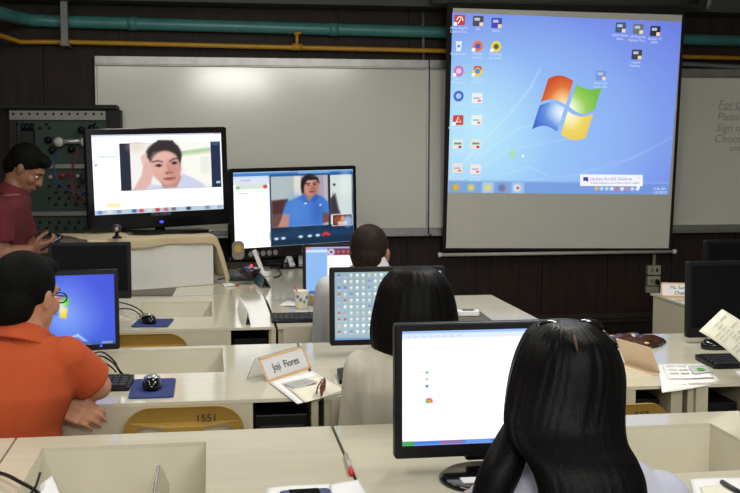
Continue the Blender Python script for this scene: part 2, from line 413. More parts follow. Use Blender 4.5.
pc.rect(34, 168.5, 46, 181, (190, 222, 245), .6); pc.rect(64, 168.5, 77, 181, (190, 222, 245), .5)
for cx, col in ((7, (80, 160, 120)), (7.5, (240, 180, 60)), (23, (90, 170, 235)), (23, (240, 210, 90)), (40, (240, 215, 110)), (55, (225, 120, 50)), (54, (90, 120, 200)), (70, (250, 250, 250))):
    pc.ell(cx, 174.5, 3.4, 3.6, col, .4, al=.85)
pc.ell(70.5, 174.5, 1.5, 1.6, (210, 60, 30), .4)
for i, col in enumerate(((245, 190, 80), (210, 220, 240), (190, 235, 200), (235, 245, 255), (230, 110, 90), (245, 245, 255), (230, 130, 120), (220, 230, 250), (240, 245, 255))):
    pc.ell(152 + i * 5.4, 174.2, 1.8, 1.8, col, .4)
pj = pc.mesh('projected_desktop', ps, 0, 1, 0, 1, y=-.0035, m=GLOWP, corners=img)
def place(px, py, y=-.0045): q = onS(px, py); return T(q[0], y, q[1]) @ RX90
SPX = (img[1][0] - img[0][0]) / 229.0          # metres on the cloth per photo pixel
def poly_s(pts, m, name, parent, y=-.0042):
    return MB().plate([onS(*p) for p in pts][::-1], y, y + .0006, m).build(name, parent)
# the four-pane flag emblem, each pane a warped patch with its own shading
def pane(name, tlp, trp, brp, blp, wt, wb_, ccol, ecol, hot, wl=0):
    p = Pic(0, 0, 1, 1, 26, 26, ecol)
    d = np.hypot(p.X - hot[0], p.Y - hot[1]); p.mix(np.clip(1.15 - d * 1.05, 0, 1), ccol[0]); p.mix(np.clip(.95 - d * 1.5, 0, 1), ccol[1])
    o = p.mesh(name, pj, 0, 1, 0, 1, y=-.0046, m=GLOWP)
    for v in o.data.vertices:
        u, t = v.co.x, 1 - v.co.z
        px = (tlp[0] * (1 - u) + trp[0] * u) * (1 - t) + (blp[0] * (1 - u) + brp[0] * u) * t
        py = (tlp[1] * (1 - u) + trp[1] * u) * (1 - t) + (blp[1] * (1 - u) + brp[1] * u) * t
        py += math.sin(math.pi * u) * (wt * (1 - t) + wb_ * t)
        q = onS(px, py); v.co = (q[0], -.0046, q[1])
    return o
def zz(x, y): return (500 + x * 140 / 740, 60 + y * 90 / 476)
pane('red_flag_pane', zz(255, 96), zz(386, 110), zz(346, 236), zz(214, 222), -4.0, -4.0, ((245, 160, 80), (255, 235, 190)), (205, 82, 48), (.95, 1.0))
pane('green_flag_pane', zz(404, 128), zz(535, 145), zz(500, 262), zz(364, 246), 3.4, 5.5, ((190, 225, 130), (250, 255, 235)), (120, 190, 70), (.02, 1.0))
pane('blue_flag_pane', zz(208, 240), zz(340, 252), zz(300, 378), zz(168, 366), -4.0, -4.6, ((150, 195, 245), (245, 250, 255)), (62, 104, 205), (.95, .25))
pane('yellow_flag_pane', zz(357, 270), zz(492, 282), zz(452, 410), zz(320, 394), 4.2, 4.0, ((248, 225, 120), (255, 252, 225)), (232, 205, 90), (.05, .1))
# desktop icons: picture + shortcut badge + caption
ICON = [(459.5, 20, (190, 60, 62), 'Avira AntiVir|Control Ce...'), (458.6, 46, (225, 235, 245), 'Recycle Bin'), (458.6, 71, (190, 120, 190), 'Yahoo!|Messenger'), (458.4, 96, (70, 100, 210), 'Computer'),
        (458, 120, (200, 70, 60), 'Adobe Reader|9'), (457.6, 144, (225, 232, 225), 'CCTV-Doc|pic - copy'), (457.4, 168, (235, 225, 215), 'New|Microsoft'),
        (478, 21, (70, 72, 88), 'GIS'), (477.6, 46, (225, 120, 60), 'Mozilla|Firefox'), (477.4, 71, (240, 205, 70), 'Google|Chrome'), (477, 98, (235, 238, 242), 'Copy (2)'),
        (476.6, 120, (235, 240, 235), 'LAB FORMS'), (475.6, 144, (235, 225, 220), 'ORPRoger|edition mo...'), (475.4, 169, (240, 230, 225), 'Welcome|Reminder'),
        (496.5, 23, (65, 70, 180), 'FAQs'), (496, 46.5, (240, 210, 70), 'DivXPlay|Recovery'),
        (620.5, 27.5, (60, 90, 120), 'UPLB Safety|video'), (638, 29, (110, 112, 118), 'UP Running|Marker Dan...'), (655, 31, (40, 42, 58), 'Session 12|(HD)'), (636.5, 54.5, (60, 66, 80), 'Laguna|Heating...'),
        (600.8, 75.5, (120, 150, 220), 'Short Cut|report.doc')]
for k, (cx, cy, col, cap) in enumerate(ICON):
    b = MB(); q = onS(cx, cy); s = SPX
    M0 = T(q[0], -.0045, q[1])
    if k == 1:
        b.plate([(-3 * s, 4.5 * s), (-2.2 * s, -5 * s), (2.2 * s, -5 * s), (3 * s, 4.5 * s)][::1], 0, .0004, E(*col), M0)
        b.ell((0, 0, 0), (1.5 * s, .0006, 1.5 * s), E(90, 140, 215), M0, 10)
    elif k in (2, 3, 8, 9, 15):
        b.ell((0, 0, 0), (5 * s, .0004, 5.2 * s), E(*col), M0, 18)
        b.ell((0, -.0004, 0), (2.6 * s, .0004, 2.6 * s), E(*{2: (235, 200, 220), 3: (175, 205, 245), 8: (70, 90, 190), 9: (80, 140, 225), 15: (60, 110, 70)}[k]), M0, 14)
        if k == 9: b.plate([(-4.6 * s, 1.2 * s), (4.6 * s, 1.2 * s), (3 * s, 4.8 * s), (-3 * s, 4.8 * s)], -.0003, .0002, E(205, 70, 60), M0)
    else:
        b.rbox(-5.2 * s, 5.2 * s, -4.8 * s, 4.8 * s, 0, .0004, 1.0 * s, E(*col), M0, 3)
        if k == 0:
            b.tube([(-3 * s, -.0004, 0), (-1 * s, -.0004, 3 * s), (2 * s, -.0004, 2.6 * s), (3.2 * s, -.0004, -.6 * s)], .6 * s, E(250, 240, 240), 6, M0)
            b.tube([(-1.5 * s, -.0004, -3.5 * s), (1 * s, -.0004, 1 * s)], .5 * s, E(250, 240, 240), 6, M0)
        elif k == 4: b.tube([(-2.5 * s, -.0004, -3 * s), (0, -.0004, 3 * s), (2.8 * s, -.0004, -2 * s), (-2 * s, -.0004, -1.4 * s)], .55 * s, E(250, 235, 235), 6, M0)
        elif k in (5, 12): b.box(-3.6 * s, 3.6 * s, -.0003, 0, -.4 * s, 1.6 * s, E(110, 150, 110), M0).box(.8 * s, 3.8 * s, -.0003, 0, -4 * s, -1.6 * s, E(190, 60, 80), M0)
        elif k in (7, 14, 16, 17, 18, 19, 20): b.box(-3.6 * s, 1.6 * s, -.0003, 0, .4 * s, 3 * s, E(185, 195, 215), M0).box(1.4 * s, 5 * s, -.0004, 0, -4.6 * s, -1.2 * s, E(245, 215, 180), M0)
        else: b.box(-3.6 * s, 2.6 * s, -.0003, 0, -.6 * s, .6 * s, E(150, 160, 200), M0).box(.6 * s, 3.8 * s, -.0003, 0, -3.6 * s, -1.6 * s, E(225, 120, 90), M0)
    if k in (0, 2, 4, 8, 9, 15): b.box(-5.6 * s, -2.4 * s, -.0007, 0, -5.2 * s, -2 * s, E(245, 248, 255), M0)
    for j, ln in enumerate(cap.split('|')):
        v, f = text_data(ln, 3.3 * s); b.add(v, f, E(214, 224, 250), M0 @ T(0, -.0004, (-7.4 - 3.4 * j) * s) @ RX90)
    b.build('desktop_icon', pj)
bal = poly_s([(580, 174.2), (642.5, 174.8), (642.5, 185.8), (640, 186.2), (639, 189), (636.5, 186.2), (580, 185.8)], E(244, 244, 252), 'message_balloon', pj)
for s_, px, py, sz, col in (('Update ArcGIS Desktop', 590, 179.0, 4.4, (110, 120, 225)), ('ArcGIS Desktop is out of date. Click to update.', 590, 182.9, 2.7, (90, 90, 110)), ('x', 638, 177.5, 3.2, (150, 150, 190))):
    v, f = text_data(s_, sz * SPX, 0, 'LEFT'); MB().add(v, f, E(*col), place(px, py, -.0055)).build('message_text', bal)
poly_s([(583, 177), (588, 177), (588, 182), (585.5, 180.5), (583, 181)], E(70, 70, 160), 'message_mark', bal, -.0052)
for s_, py in (('9:36 AM', 188.8), ('1/31/2012', 192.4)):
    v, f = text_data(s_, 3.6 * SPX); MB().add(v, f, E(228, 238, 255), place(659.5, py)).build('clock_text', pj)
poly_s([(522, 154), (524.2, 156), (523.2, 156.2), (523.6, 157.6), (522.8, 157.8), (522, 156.8)], E(255, 255, 255), 'mouse_pointer', pj)

# ---- outlet box under the screen
oc = onY(652, 279, WY)
t = thing('power_outlet_box', 'cream double power outlet box on the dark wall under the screen', 'power outlet', oc)
CREAMB = mat('cream_outlet', rgb(165, 162, 142), .5)
for zz_, nm in ((.07, 1), (-.01, 1)):
    f = MB().box(-.05, .05, -.045, 0, zz_ - .036, zz_ + .036, CREAMB).build('socket_box', t, bevel=.006)
    MB().box(-.03, -.008, -.047, -.044, zz_ - .012, zz_ + .014, GREYP).build('socket_face', f)
    MB().box(.012, .026, -.047, -.044, zz_ - .012, zz_ + .014, BLK).build('switch', f)
MB().box(-.052, .046, -.03, 0, -.1, -.05, CREAMB).build('back_plate', t, bevel=.004)
MB().tube([(.0, -.03, .1), (.0, -.03, .24)], .014, CREAMB).build('conduit', t)
MB().box(.006, .03, -.07, -.045, -.03, .0, BLK).tube([(.018, -.07, -.015), (.03, -.09, -.03), (.05, -.06, -.075), (.055, -.03, -.2), (.055, -.03, -.45)], .006, BLK).build('plug', t)

# ---- green instrument panel cabinet at the left
GREENP = mat('green_panel_paint', rgb(34, 56, 48), .6, var=.12, vscale=5)
CY = 7.36
pl, pr = onY(8, 109, CY), onY(120, 109, CY)
t = thing('instrument_cabinet', 'black cabinet with a green instrument panel at the left end of the wall', 'cabinet', ((pl.x + pr.x) / 2, CY, 0))
hw = (pr.x - pl.x) / 2; ZT = pl.z
MB().box(-hw, -hw + .05, 0, .2, 0, ZT, BLKM).box(hw - .085, hw, 0, .2, 0, ZT, BLKM).box(-hw, hw, .19, .2, 0, ZT, BLKM).box(-hw, hw, 0, .2, 0, .08, BLK).build('frame', t, bevel=.003)
MB().box(-hw - .04, hw - .02, -.03, .21, ZT + .002, ZT + .03, BLKM).build('top_board', t, bevel=.003)
MB().box(-hw + .05, hw - .085, .02, .05, .08, ZT, GREENP).build('panel', t)
def on_cab(px, py): q = onY(px, py, CY + .02); return q.x - t.location.x, q.z
RAIL = mat('panel_rail', rgb(120, 120, 112), .4, metal=.4)
for (xa, yya, xb, yyb) in ((10, 111, 106, 120), (48, 164, 102, 168.5), (19, 211, 102, 216)):
    p0 = on_cab(xa, yyb); p1 = on_cab(xb, yya)
    f = MB().box(p0[0], p1[0], -.004, .02, p0[1], p1[1], RAIL).build('rail', t, bevel=.002)
    if yya == 111:
        for k in range(12):
            q = on_cab(14 + k * 8, 114); MB().tube([(q[0], -.008, q[1]), (q[0], 0, q[1])], .008, BLK).build('bolt', f)
def knob(px, py, r, m, nm, dep=.03):
    q = on_cab(px, py); return MB().tube([(q[0], .02, q[1]), (q[0], .02 - dep, q[1])], r, m, 12).build(nm, t)
WHG = mat('gauge_white', rgb(200, 200, 190), .4)
q0, q1 = on_cab(54, 142), on_cab(88, 141)
MB().tube([(q0[0], -.03, q0[1]), (q1[0], -.03, q1[1])], .018, SILV).build('manifold', t)
for px in (60, 86):
    g_ = knob(px, 142, .034, SILV, 'gauge', .07); q = on_cab(px, 142)
    MB().tube([(q[0], -.049, q[1]), (q[0], -.053, q[1])], .029, WHG, 16).build('dial', g_)
for px, py in ((49, 140), (53, 150), (72, 149), (82, 130), (92, 128)): knob(px, py, .022, BLK, 'valve_knob', .06)
q0 = on_cab(22, 153); q1 = on_cab(35, 131); MB().box(q0[0], q1[0], -.05, .02, q0[1], q1[1], BLKM).build('relay_block', t, bevel=.004)
for k in range(3):
    q = on_cab(24 + k * 4.5, 131); MB().tube([(q[0], -.02, q[1]), (q[0], -.02, q[1] + .05)], .012, BLK).build('relay_top', t)
REDK = mat('red_knob', rgb(150, 30, 34), .4); PINK = mat('pale_cap', rgb(170, 150, 150), .4)
knob(63, 175.5, .018, REDK, 'red_terminal'); knob(70.5, 175, .013, REDK, 'red_terminal'); knob(51, 177, .014, PINK, 'pale_terminal'); knob(78, 176, .012, PINK, 'pale_terminal')
jack = MB().tube([(0, .02, 0), (0, .002, 0)], .0085, BLK, 8).build('jack', t); first = True
for row, py in enumerate((124, 128, 156, 186, 192, 198, 204, 222, 228, 234)):
    for k in range(9):
        px = 18 + k * 9.6 + (row % 2) * 3
        if px < 47 and 140 < py < 215: continue
        if py < 160 and (18 < px < 40 or 50 < px < 92): continue
        q = on_cab(px, py); o = jack if first else jack.copy()
        if not first: COL.objects.link(o)
        first = False; o.location = (q[0], 0, q[1])
WRED = mat('red_wire', rgb(120, 32, 38), .5); WBLU = mat('blue_wire', rgb(50, 62, 130), .5)
def wire(pts, m): MB().tube([(on_cab(*p)[0], -.03 - .01 * (i % 2), on_cab(*p)[1]) for i, p in enumerate(pts)], .005, m, 6).build('wire', t)
wire([(79, 148), (77, 158), (73, 168), (71, 176), (74, 188), (84, 198), (92, 202)], WRED)
wire([(56, 150), (55, 165), (58, 180), (68, 190), (80, 193), (90, 190)], WBLU)
wire([(72, 180), (75, 196), (79, 205)], WRED); wire([(86, 148), (90, 160), (94, 172)], WBLU)
knob(86, 178, .04, DGREY, 'large_dial', .035)
# ================================================================== DESKS
ZD, TH = 0.75, 0.011
def desk(label, x0, x1, y0, y1, well=None, niche=None, wf=.05, wn=.42, shelf=.28):
    """a lab desk: laminate top with a sunken well, closed back, panel sides and an open bay for a computer"""
    t = thing('lab_desk', label, 'desk', ((x0 + x1) / 2, y0, 0)); cx = t.location.x
    X = lambda v: v - cx
    D = y1 - y0; holes = []
    if well: holes = [[(X(well[0]), wn), (X(well[1]), wn), (X(well[1]), D - wf), (X(well[0]), D - wf)]]
    plate_obj('desktop', [(X(x0), 0), (X(x1), 0), (X(x1), D), (X(x0), D)], holes, TH, LAM, t, T(0, 0, ZD - TH / 2))
    if well:
        a, b_, c, d = X(well[0]), X(well[1]), wn, D - wf
        MB().box(a - .012, b_ + .012, d, d + .012, .57, ZD - TH, LAME).box(a - .012, b_ + .012, c - .012, c, .57, ZD - TH, LAME) \
            .box(a - .012, a, c, d, .57, ZD - TH, LAME).box(b_, b_ + .012, c, d, .57, ZD - TH, LAME).box(a - .012, b_ + .012, c - .012, d + .012, .56, .572, LAME).build('well', t)
    MB().box(X(x0) + .012, X(x1) - .012, D - .03, D - .012, .04, ZD - TH, LAMP_).build('back_panel', t)
    MB().box(X(x0) + .004, X(x0) + .024, .02, D - .03, 0, ZD - TH, LAMP_).build('side_panel', t)
    MB().box(X(x1) - .024, X(x1) - .004, .02, D - .03, 0, ZD - TH, LAMP_).build('side_panel', t)
    ax1 = X(niche[0]) - .02 if niche else X(x1) - .024
    MB().box(X(x0) + .024, ax1, .001, .02, ZD - TH - .135, ZD - TH, LAMP_).build('apron', t)
    if niche:
        a, b_ = X(niche[0]), X(niche[1])
        MB().box(a - .02, a, .002, .5, 0, ZD - TH, LAMP_).box(b_, b_ + .02, .002, .5, 0, ZD - TH, LAMP_) \
            .box(a, b_, .02, .5, shelf - .018, shelf, LAMP_).build('computer_bay', t)
    return t
D1 = dict(y0=1.95, y1=2.875); D2 = dict(y0=3.227, y1=4.155); D3 = dict(y0=4.56, y1=5.6)
desk('cream lab desk in the front row, at the lower left corner', -1.36, -.512, well=(-1.28, -.86), wf=.11, wn=.38, **D1)
desk('cream lab desk in the front row with an empty open well', -.506, .317, well=(-.428, -.018), wf=.11, wn=.38, **D1)
desk('cream lab desk in the front row holding the large blank white monitor', .325, 1.50, well=(.93, 1.357), wf=.12, wn=.38, **D1)
desk('cream lab desk where the person in orange leans', -1.36, -.512, well=(-1.28, -.86), **D2)
desk('cream lab desk with a paper name card and an empty chair under it, second row', -.506, .325, well=(-.40, .04), niche=(.12, .298), **D2)
desk('cream second row desk under the monitor full of small icons', .335, 1.505, well=(.76, 1.2), niche=(1.335, 1.455), **D2)
desk('cream desk at right with printed sheets hanging over its edge', 1.515, 2.5, niche=(1.58, 1.75), **D2)
desk('cream lab desk under the switched-off monitor behind the person in orange', -1.36, -.512, well=(-1.28, -.86), wf=.2, wn=.33, **D3)
desk('cream third row desk with a glossy white tent card on its top', -.506, .266, well=(-.335, .003), niche=(.08, .25), wf=.2, wn=.33, **D3)
desk('cream third row desk where the person with short hair and pale shirt sits', .278, 1.44, well=(.72, 1.1), wf=.1, wn=.33, y0=4.56, y1=5.42)
tr_ = desk('cream desk end across the aisle near the wall outlet, holding a chair name card', 2.285, 3.45, 4.56, 5.36, well=(2.7, 3.1))

# television table behind the third row
t = thing('television_table', 'long cream table along the front that carries the televisions and cloth-covered box', 'table', (.1, 5.62, 0))
plate_obj('table_top', [(-.98, 0), (.172, 0), (.172, -.195), (.75, -.195), (.75, 1.64), (-.98, 1.64)], [], .026, LAM, t, T(0, 0, .737))
MB().box(-.96, .73, .05, .07, .6, .724, LAMP_).build('apron', t)
for xx in (-.93, .70):
    for yy in (.06, 1.58): MB().box(xx - .025, xx + .025, yy - .025, yy + .025, 0, .724, LAMP_).build('leg', t)

# ---- empty chairs tucked under the desks
def chair(label, loc, rz, mark=None, group='moulded yellow chairs'):
    t = thing('moulded_chair', label, 'chair', loc, rz, group)
    def arc(cx, cy, r, a0, a1, n=7): return [(cx + r * math.cos(math.radians(a0 + (a1 - a0) * i / n)), cy + r * math.sin(math.radians(a0 + (a1 - a0) * i / n))) for i in range(n + 1)]
    out = [(-.165, .43), (.165, .43), (.172, .56)] + arc(.09, .672, .085, 0, 90) + arc(-.09, .672, .085, 90, 180) + [(-.172, .56)]
    hole = lambda s: [(s * .055, .685), (s * .055 + s * .01, .696), (s * .10, .701), (s * .128, .696), (s * .138, .685), (s * .13, .5), (s * .06, .5)]
    bk = plate_obj('backrest', out, [hole(1), hole(-1)], .014, CHAIRM, t, None, 0)
    bm = bmesh.new(); bm.from_mesh(bk.data)
    for v in bm.verts:
        px, pz, py = v.co.x, v.co.y, v.co.z
        v.co = (px, -.03 + py + (px / .17) ** 2 * .02 - (pz - .43) * .12, pz)
    bm.to_mesh(bk.data); bm.free()
    plate_obj('seat', rrect(-.19, .19, -.02, .36, .05), [], .016, CHAIRM, t, T(0, 0, .44))
    for sx in (-1, 1):
        MB().tube([(sx * .17, .33, .432), (sx * .185, .36, 0)], .011, STEEL).build('leg', t)
        MB().tube([(sx * .165, .0, .432), (sx * .19, -.05, 0)], .011, STEEL).build('leg', t)
    if mark:
        v, f = text_data(mark, .032, .0003, 'CENTER'); b = MB().add(v, f, INKM, T(.065, -.072, .722) @ Matrix.Rotation(math.radians(0), 4, 'Z') @ RX90)
        b.build('painted_number', bk)
    return t
c = onY(184, 420, 3.15); chair('yellow moulded chair numbered 1551 tucked under the desk with the blue mouse pad', (c.x, 3.195, 0), 0, '1551')
c = onY(146, 335, 4.52); chair('yellow moulded chair under the third row, behind the bundle of black cables', (c.x, 4.51, -.005), 0)
c = onY(643, 402, 3.15); chair('yellow moulded chair partly hidden by the long dark hair, tucked under right desk', (c.x - .11, 3.12, 0), math.radians(4), '557').scale = (.97, .97, .97)

# ---- computers in the bays
def tower(label, x0, x1, y, z, h, group='black computers in the desk bays'):
    t = thing('computer_tower', label, 'computer', ((x0 + x1) / 2, y, z), 0, group); w_ = (x1 - x0) / 2
    MB().box(-w_, w_, .01, .42, 0, h, BLK).build('case', t, bevel=.006)
    f = MB().box(-w_, w_, 0, .012, .0, h, DGREY if False else BLK).build('front_panel', t, bevel=.005)
    MB().box(-w_ * .8, w_ * .8, -.004, .002, h - .085, h - .05, DGREY).build('disc_drive', f)
    MB().box(-w_ * .8, w_ * .8, -.004, .002, h - .04, h - .034, DGREY).build('vent_slot', f)
    MB().tube([(0, -.004, h - .14), (0, .002, h - .14)], .012, SILV, 12).build('power_button', f)
tower('black computer tower in the bay below the paper name card', .126, .292, 3.27, .28, .41)
tower('black computer tower in the bay below the white tent card, third row', .09, .24, 4.63, .28, .41)
tower('black computer tower in the bay behind the chair partly hidden by long dark hair', 1.342, 1.448, 3.30, .28, .41)
tower('black computer tower in the dark bay under the right desk', 1.59, 1.74, 3.34, .28, .38)

# ================================================================== MONITORS
def monitor(label, px, Y, pic=None, rz=0.0, bez=.016, chin=.022, tilt=2.0, led=(60, 90, 255), base_r=(.11, .085), zb=ZD, group=None, cat='monitor', by=.03, led_x=.3):
    """px = (left, top, right, bottom) outline seen in the photo, at distance Y; stands on height zb"""
    a = onY(px[0], px[1], Y); b_ = onY(px[2], px[3], Y)
    if not rz: b_.z = onY(px[0], px[3], Y).z
    W = (b_.x - a.x) / math.cos(rz); Hh = a.z - b_.z; z0 = b_.z - zb
    t = thing('computer_monitor', label, cat, ((a.x + b_.x) / 2, Y, zb), rz, group)
    M = T(0, 0, z0) @ Matrix.Rotation(-math.radians(tilt), 4, 'X')
    hs = MB().rbox(-W / 2, W / 2, 0, Hh, 0, .028, .008, BLK).rbox(-W * .36, W * .36, Hh * .14, Hh * .86, .028, .055, .03, BLK).build('housing', t, bevel=.003, M=M)
    x0, x1, zz0, zz1 = -W / 2 + bez, W / 2 - bez, bez + chin, Hh - bez
    if pic: pic.mesh('screen', t, x0, x1, zz0, zz1, y=-.001, M=M)
    else: MB().box(x0, x1, -.001, .002, zz0, zz1, OFFS).build('screen', t, M=M)
    # raised rim round the screen
    f = MB()
    for (xa, xb, za, zb_) in ((-W / 2 + .003, W / 2 - .003, Hh - bez, Hh - .003), (-W / 2 + .003, W / 2 - .003, .003, bez + chin), (-W / 2 + .003, x0, bez + chin, Hh - bez), (x1, W / 2 - .003, bez + chin, Hh - bez)):
        f.box(xa, xb, -.006, .0, za, zb_, BLK)
    f.build('bezel', t, M=M)
    if pic and led: MB().rbox(W * led_x, W * led_x + .008, .012, .02, -.008, -.005, .003, E(*led, 1.5)).build('power_light', t, M=M)
    MB().box(-.03, .03, .03, .055, -z0 + .014, Hh * .4, BLK).build('stand_neck', t, bevel=.006, M=T(0, 0, z0))
    MB().lathe([(.2, 0), (1.0, 0), (1.0, .5), (.92, .9), (.3, 1.0)], BLKG, 32, T(0, by, 0) @ Matrix.Diagonal((base_r[0], base_r[1], .014, 1))).build('stand_base', t)
    return t
# big blank white page
p = Pic(402, 330, 560, 446, 190, 118, (250, 251, 255))
p.rect(402, 330, 590, 333, (150, 190, 245)); p.rect(402, 333, 590, 338, (225, 238, 255)); p.rect(402, 441.5, 560, 446, (70, 130, 235)); p.rect(402, 441.5, 414, 446, (70, 170, 70))
p.rect(439, 441.8, 462, 445.5, (150, 110, 160)); p.rect(465, 442, 490, 445, (110, 160, 240))
for y_, c_ in ((372, (120, 200, 110)), (379, (230, 190, 190)), (386, (90, 120, 230))): p.ell(426.5, y_, 1.6, 1.4, c_, .5)
p.ell(428.5, 400.5, 3.4, 2.6, (240, 180, 60), .3); p.rect(426, 398.5, 431, 400, (200, 70, 190)); p.ell(427, 402, 1.8, 1.4, (70, 190, 120), .4); p.ell(431, 401.5, 1.6, 1.6, (240, 110, 60), .4)
for i in range(8): p.rect(407 + i * 7, 335, 411 + i * 7, 336.5, (200, 215, 240))
p.I = np.where(p.I > 244, 268, p.I)
monitor('large black monitor showing an almost blank white page, in front of long dark hair', (395, 324.5, 566, 459.5), 2.42, p, 0, tilt=1, bez=.017, chin=.014, base_r=(.115, .115), by=-.075, led_x=.07)
# icon-filled grey blue desktop
p = Pic(336, 273, 440, 343, 150, 104, (150, 176, 184))
p.ell(420, 300, 30, 40, (176, 196, 204), .9); p.ell(345, 330, 40, 24, (165, 190, 198), .9)
rs = random.Random(3)
for r in range(10):
    for cidx in range(9):
        if cidx > 7 and r > 3: continue
        cx, cy = 340.2 + cidx * 5.9, 276 + r * 6.5
        if r == 2 and cidx == 8: continue
        col = rs.choice([(250, 252, 255)] * 8 + [(235, 240, 240)] * 5 + [(120, 140, 220)] + [(230, 220, 170)]) if cidx > 1 else rs.choice([(250, 250, 255), (80, 110, 220), (225, 205, 130), (205, 90, 100), (150, 170, 225), (235, 235, 240)])
        p.rect(cx - 1.2, cy - 1.1, cx + 1.2, cy + 1.2, col, 1.0, .45); p.rect(cx - 1.5, cy + 1.9, cx + 1.5, cy + 2.8, (225, 235, 240), .6, .4)
p.rect(336, 341, 440, 343, (110, 150, 215), .9)
monitor('black monitor crowded with rows of small desktop icons', (330, 268, 445.5, 346), 3.86, p, 0, bez=.017, chin=.004)
# orange man's monitor: blue wallpaper and four-pane flag
p = Pic(16, 276, 115, 346, 110, 80, (46, 70, 205))
p.ell(70, 312, 46, 38, (80, 120, 240), .9); p.ell(66, 312, 22, 20, (140, 180, 252), .9); p.ell(100, 290, 30, 30, (60, 70, 215), .9, al=.6)
for pts, c_ in (([(49, 297), (58, 296), (57, 305), (48, 306)], (225, 90, 60)), ([(59, 298), (68, 299), (65, 307), (58, 306)], (90, 200, 70)), ([(48, 308), (57, 306), (55, 315), (46, 317)], (70, 120, 225)), ([(58, 308), (65, 309), (63, 319), (56, 317)], (250, 215, 60))): p.poly(pts, c_, .8)
p.ell(58, 307, 5, 5, (255, 255, 240), .8, al=.7); p.line([(60, 340), (75, 336), (88, 346)], 1.2, (190, 215, 255), .8); p.rect(16, 342.5, 115, 346, (60, 90, 170), .8)
p.rect(100, 343.5, 112, 345, (220, 230, 250), .6)
monitor('black monitor with blue flag wallpaper in front of the person in orange', (16, 272, 119.5, 350.5), 3.74, p, math.radians(9), bez=.015, chin=.006)
# third row, web page
p = Pic(306.5, 249, 372, 294, 84, 60, (250, 250, 252))
p.rect(306, 249, 372, 252, (150, 175, 235)); p.rect(306, 252, 372, 254, (215, 228, 250)); p.rect(306, 249, 312, 251, (230, 130, 130))
p.rect(306, 254, 327.5, 294, (140, 186, 240)); p.rect(328, 250.5, 372, 257, (120, 34, 60)); p.ell(331.5, 254, 3.4, 3.2, (225, 230, 245), .3); p.ell(331.5, 254, 1.6, 1.5, (60, 70, 140), .4)
for i in range(5): p.rect(337 + i * 5, 252.5, 340 + i * 5, 255, (200, 130, 150), .7)
p.rect(306, 291.5, 372, 294, (40, 90, 190)); p.rect(340, 266, 360, 268, (230, 230, 235))
monitor('black monitor showing a white web page with a dark red header', (303, 244.5, 375, 297.5), 5.2, p, 0, bez=.014, chin=.004)
monitor('switched-off black monitor behind the head of the person in orange', (48, 243, 131.5, 300), 5.15, None, 0)
monitor('switched-off black monitor at right beside the held-up printed page', (689, 262, 796, 338), 3.93, None, 0)
monitor('switched-off black monitor further back at right, near the wall', (706, 240.5, 790, 297), 5.1, None, 0)

# ================================================================== TELEVISIONS
# white box under a cloth, turned to the right
BR = math.radians(25)
t = thing('equipment_box', 'white panelled box under a tan cloth, carrying the left television', 'box', (.015, 6.06, .751), BR)
MB().box(-.70, 0, 0, .52, 0, .276, BOXW).build('body', t, bevel=.004)
tag(t)
cl = MB()
# cloth: top sheet with overhangs front and right, slightly uneven hems
def cloth():
    nu, nv = 40, 34; vs = []; fs = []
    def fold(u, v):
        # u across (-.74 .. +.26 past right edge), v from front hem to back
        x = -.72 + u * .99; y = -.07 + v * .56; z = .280
        dx_ = dy_ = 0.0
        if x > .006: d = x - .006; x = .012 + .012 * math.sin(v * 17) * min(1, d * 8) + d * .26; z -= d * .92
        if y < -.002: d = -.002 - y; y = -.008 - .006 * math.sin(u * 23) * min(1, d * 12); z -= d * (0.8 + .15 * math.sin(u * 9))
        z += .0018 * math.sin(u * 31 + v * 14)
        return (x, y, max(z, .004))
    for j in range(nv + 1):
        for i in range(nu + 1): vs.append(fold(i / nu, j / nv))
    for j in range(nv):
        for i in range(nu): a = j * (nu + 1) + i; fs.append((a, a + 1, a + nu + 2, a + nu + 1))
    return vs, fs
v, f = cloth()
o = MB().add(v, f, TAN, None, True).build('tan_cloth', None, M=T(.015, 6.06, .751) @ Matrix.Rotation(BR, 4, 'Z'))
s_ = o.modifiers.new('thickness', 'SOLIDIFY'); s_.thickness = .003; s_.offset = 1
tag(o, 'tan cloth draped over the white box beneath the left television', 'cloth')

def television(label, loc, rz, W, Hh, z0, pic, roll=0.0, chin=.055, bez=.035, led=(60, 110, 255), base=(.27, -.24)):
    t = thing('television', label, 'television', loc, rz)
    M = T(0, 0, z0) @ Matrix.Rotation(math.radians(roll), 4, 'Y')
    MB().rbox(-W / 2, W / 2, 0, Hh, 0, .05, .018, BLKG).rbox(-W * .4, W * .4, Hh * .1, Hh * .8, .05, .095, .05, BLK).build('housing', t, bevel=.004, M=M)
    x0, x1, a, b_ = -W / 2 + bez, W / 2 - bez, bez + chin, Hh - bez
    pic.mesh('screen', t, x0, x1, a, b_, y=-.002, M=M)
    f = MB()
    for (xa, xb, za, zb_) in ((-W / 2 + .004, W / 2 - .004, b_, Hh - .004), (-W / 2 + .004, W / 2 - .004, .004, a), (-W / 2 + .004, x0, a, b_), (x1, W / 2 - .004, a, b_)):
        f.box(xa, xb, -.008, 0, za, zb_, BLKG)
    f.build('bezel', t, M=M)
    MB().tube([(0, .03, .01), (0, .04, z0 + .1)], .03, BLKG, 12).build('stand_neck', t)
    MB().rbox(-W * base[0], W * base[0], base[1], .12, 0, .014, .04, BLKG, Matrix.Rotation(-math.pi / 2, 4, 'X') @ T(0, -.014, 0)).build('stand_base', t)
    return t, M
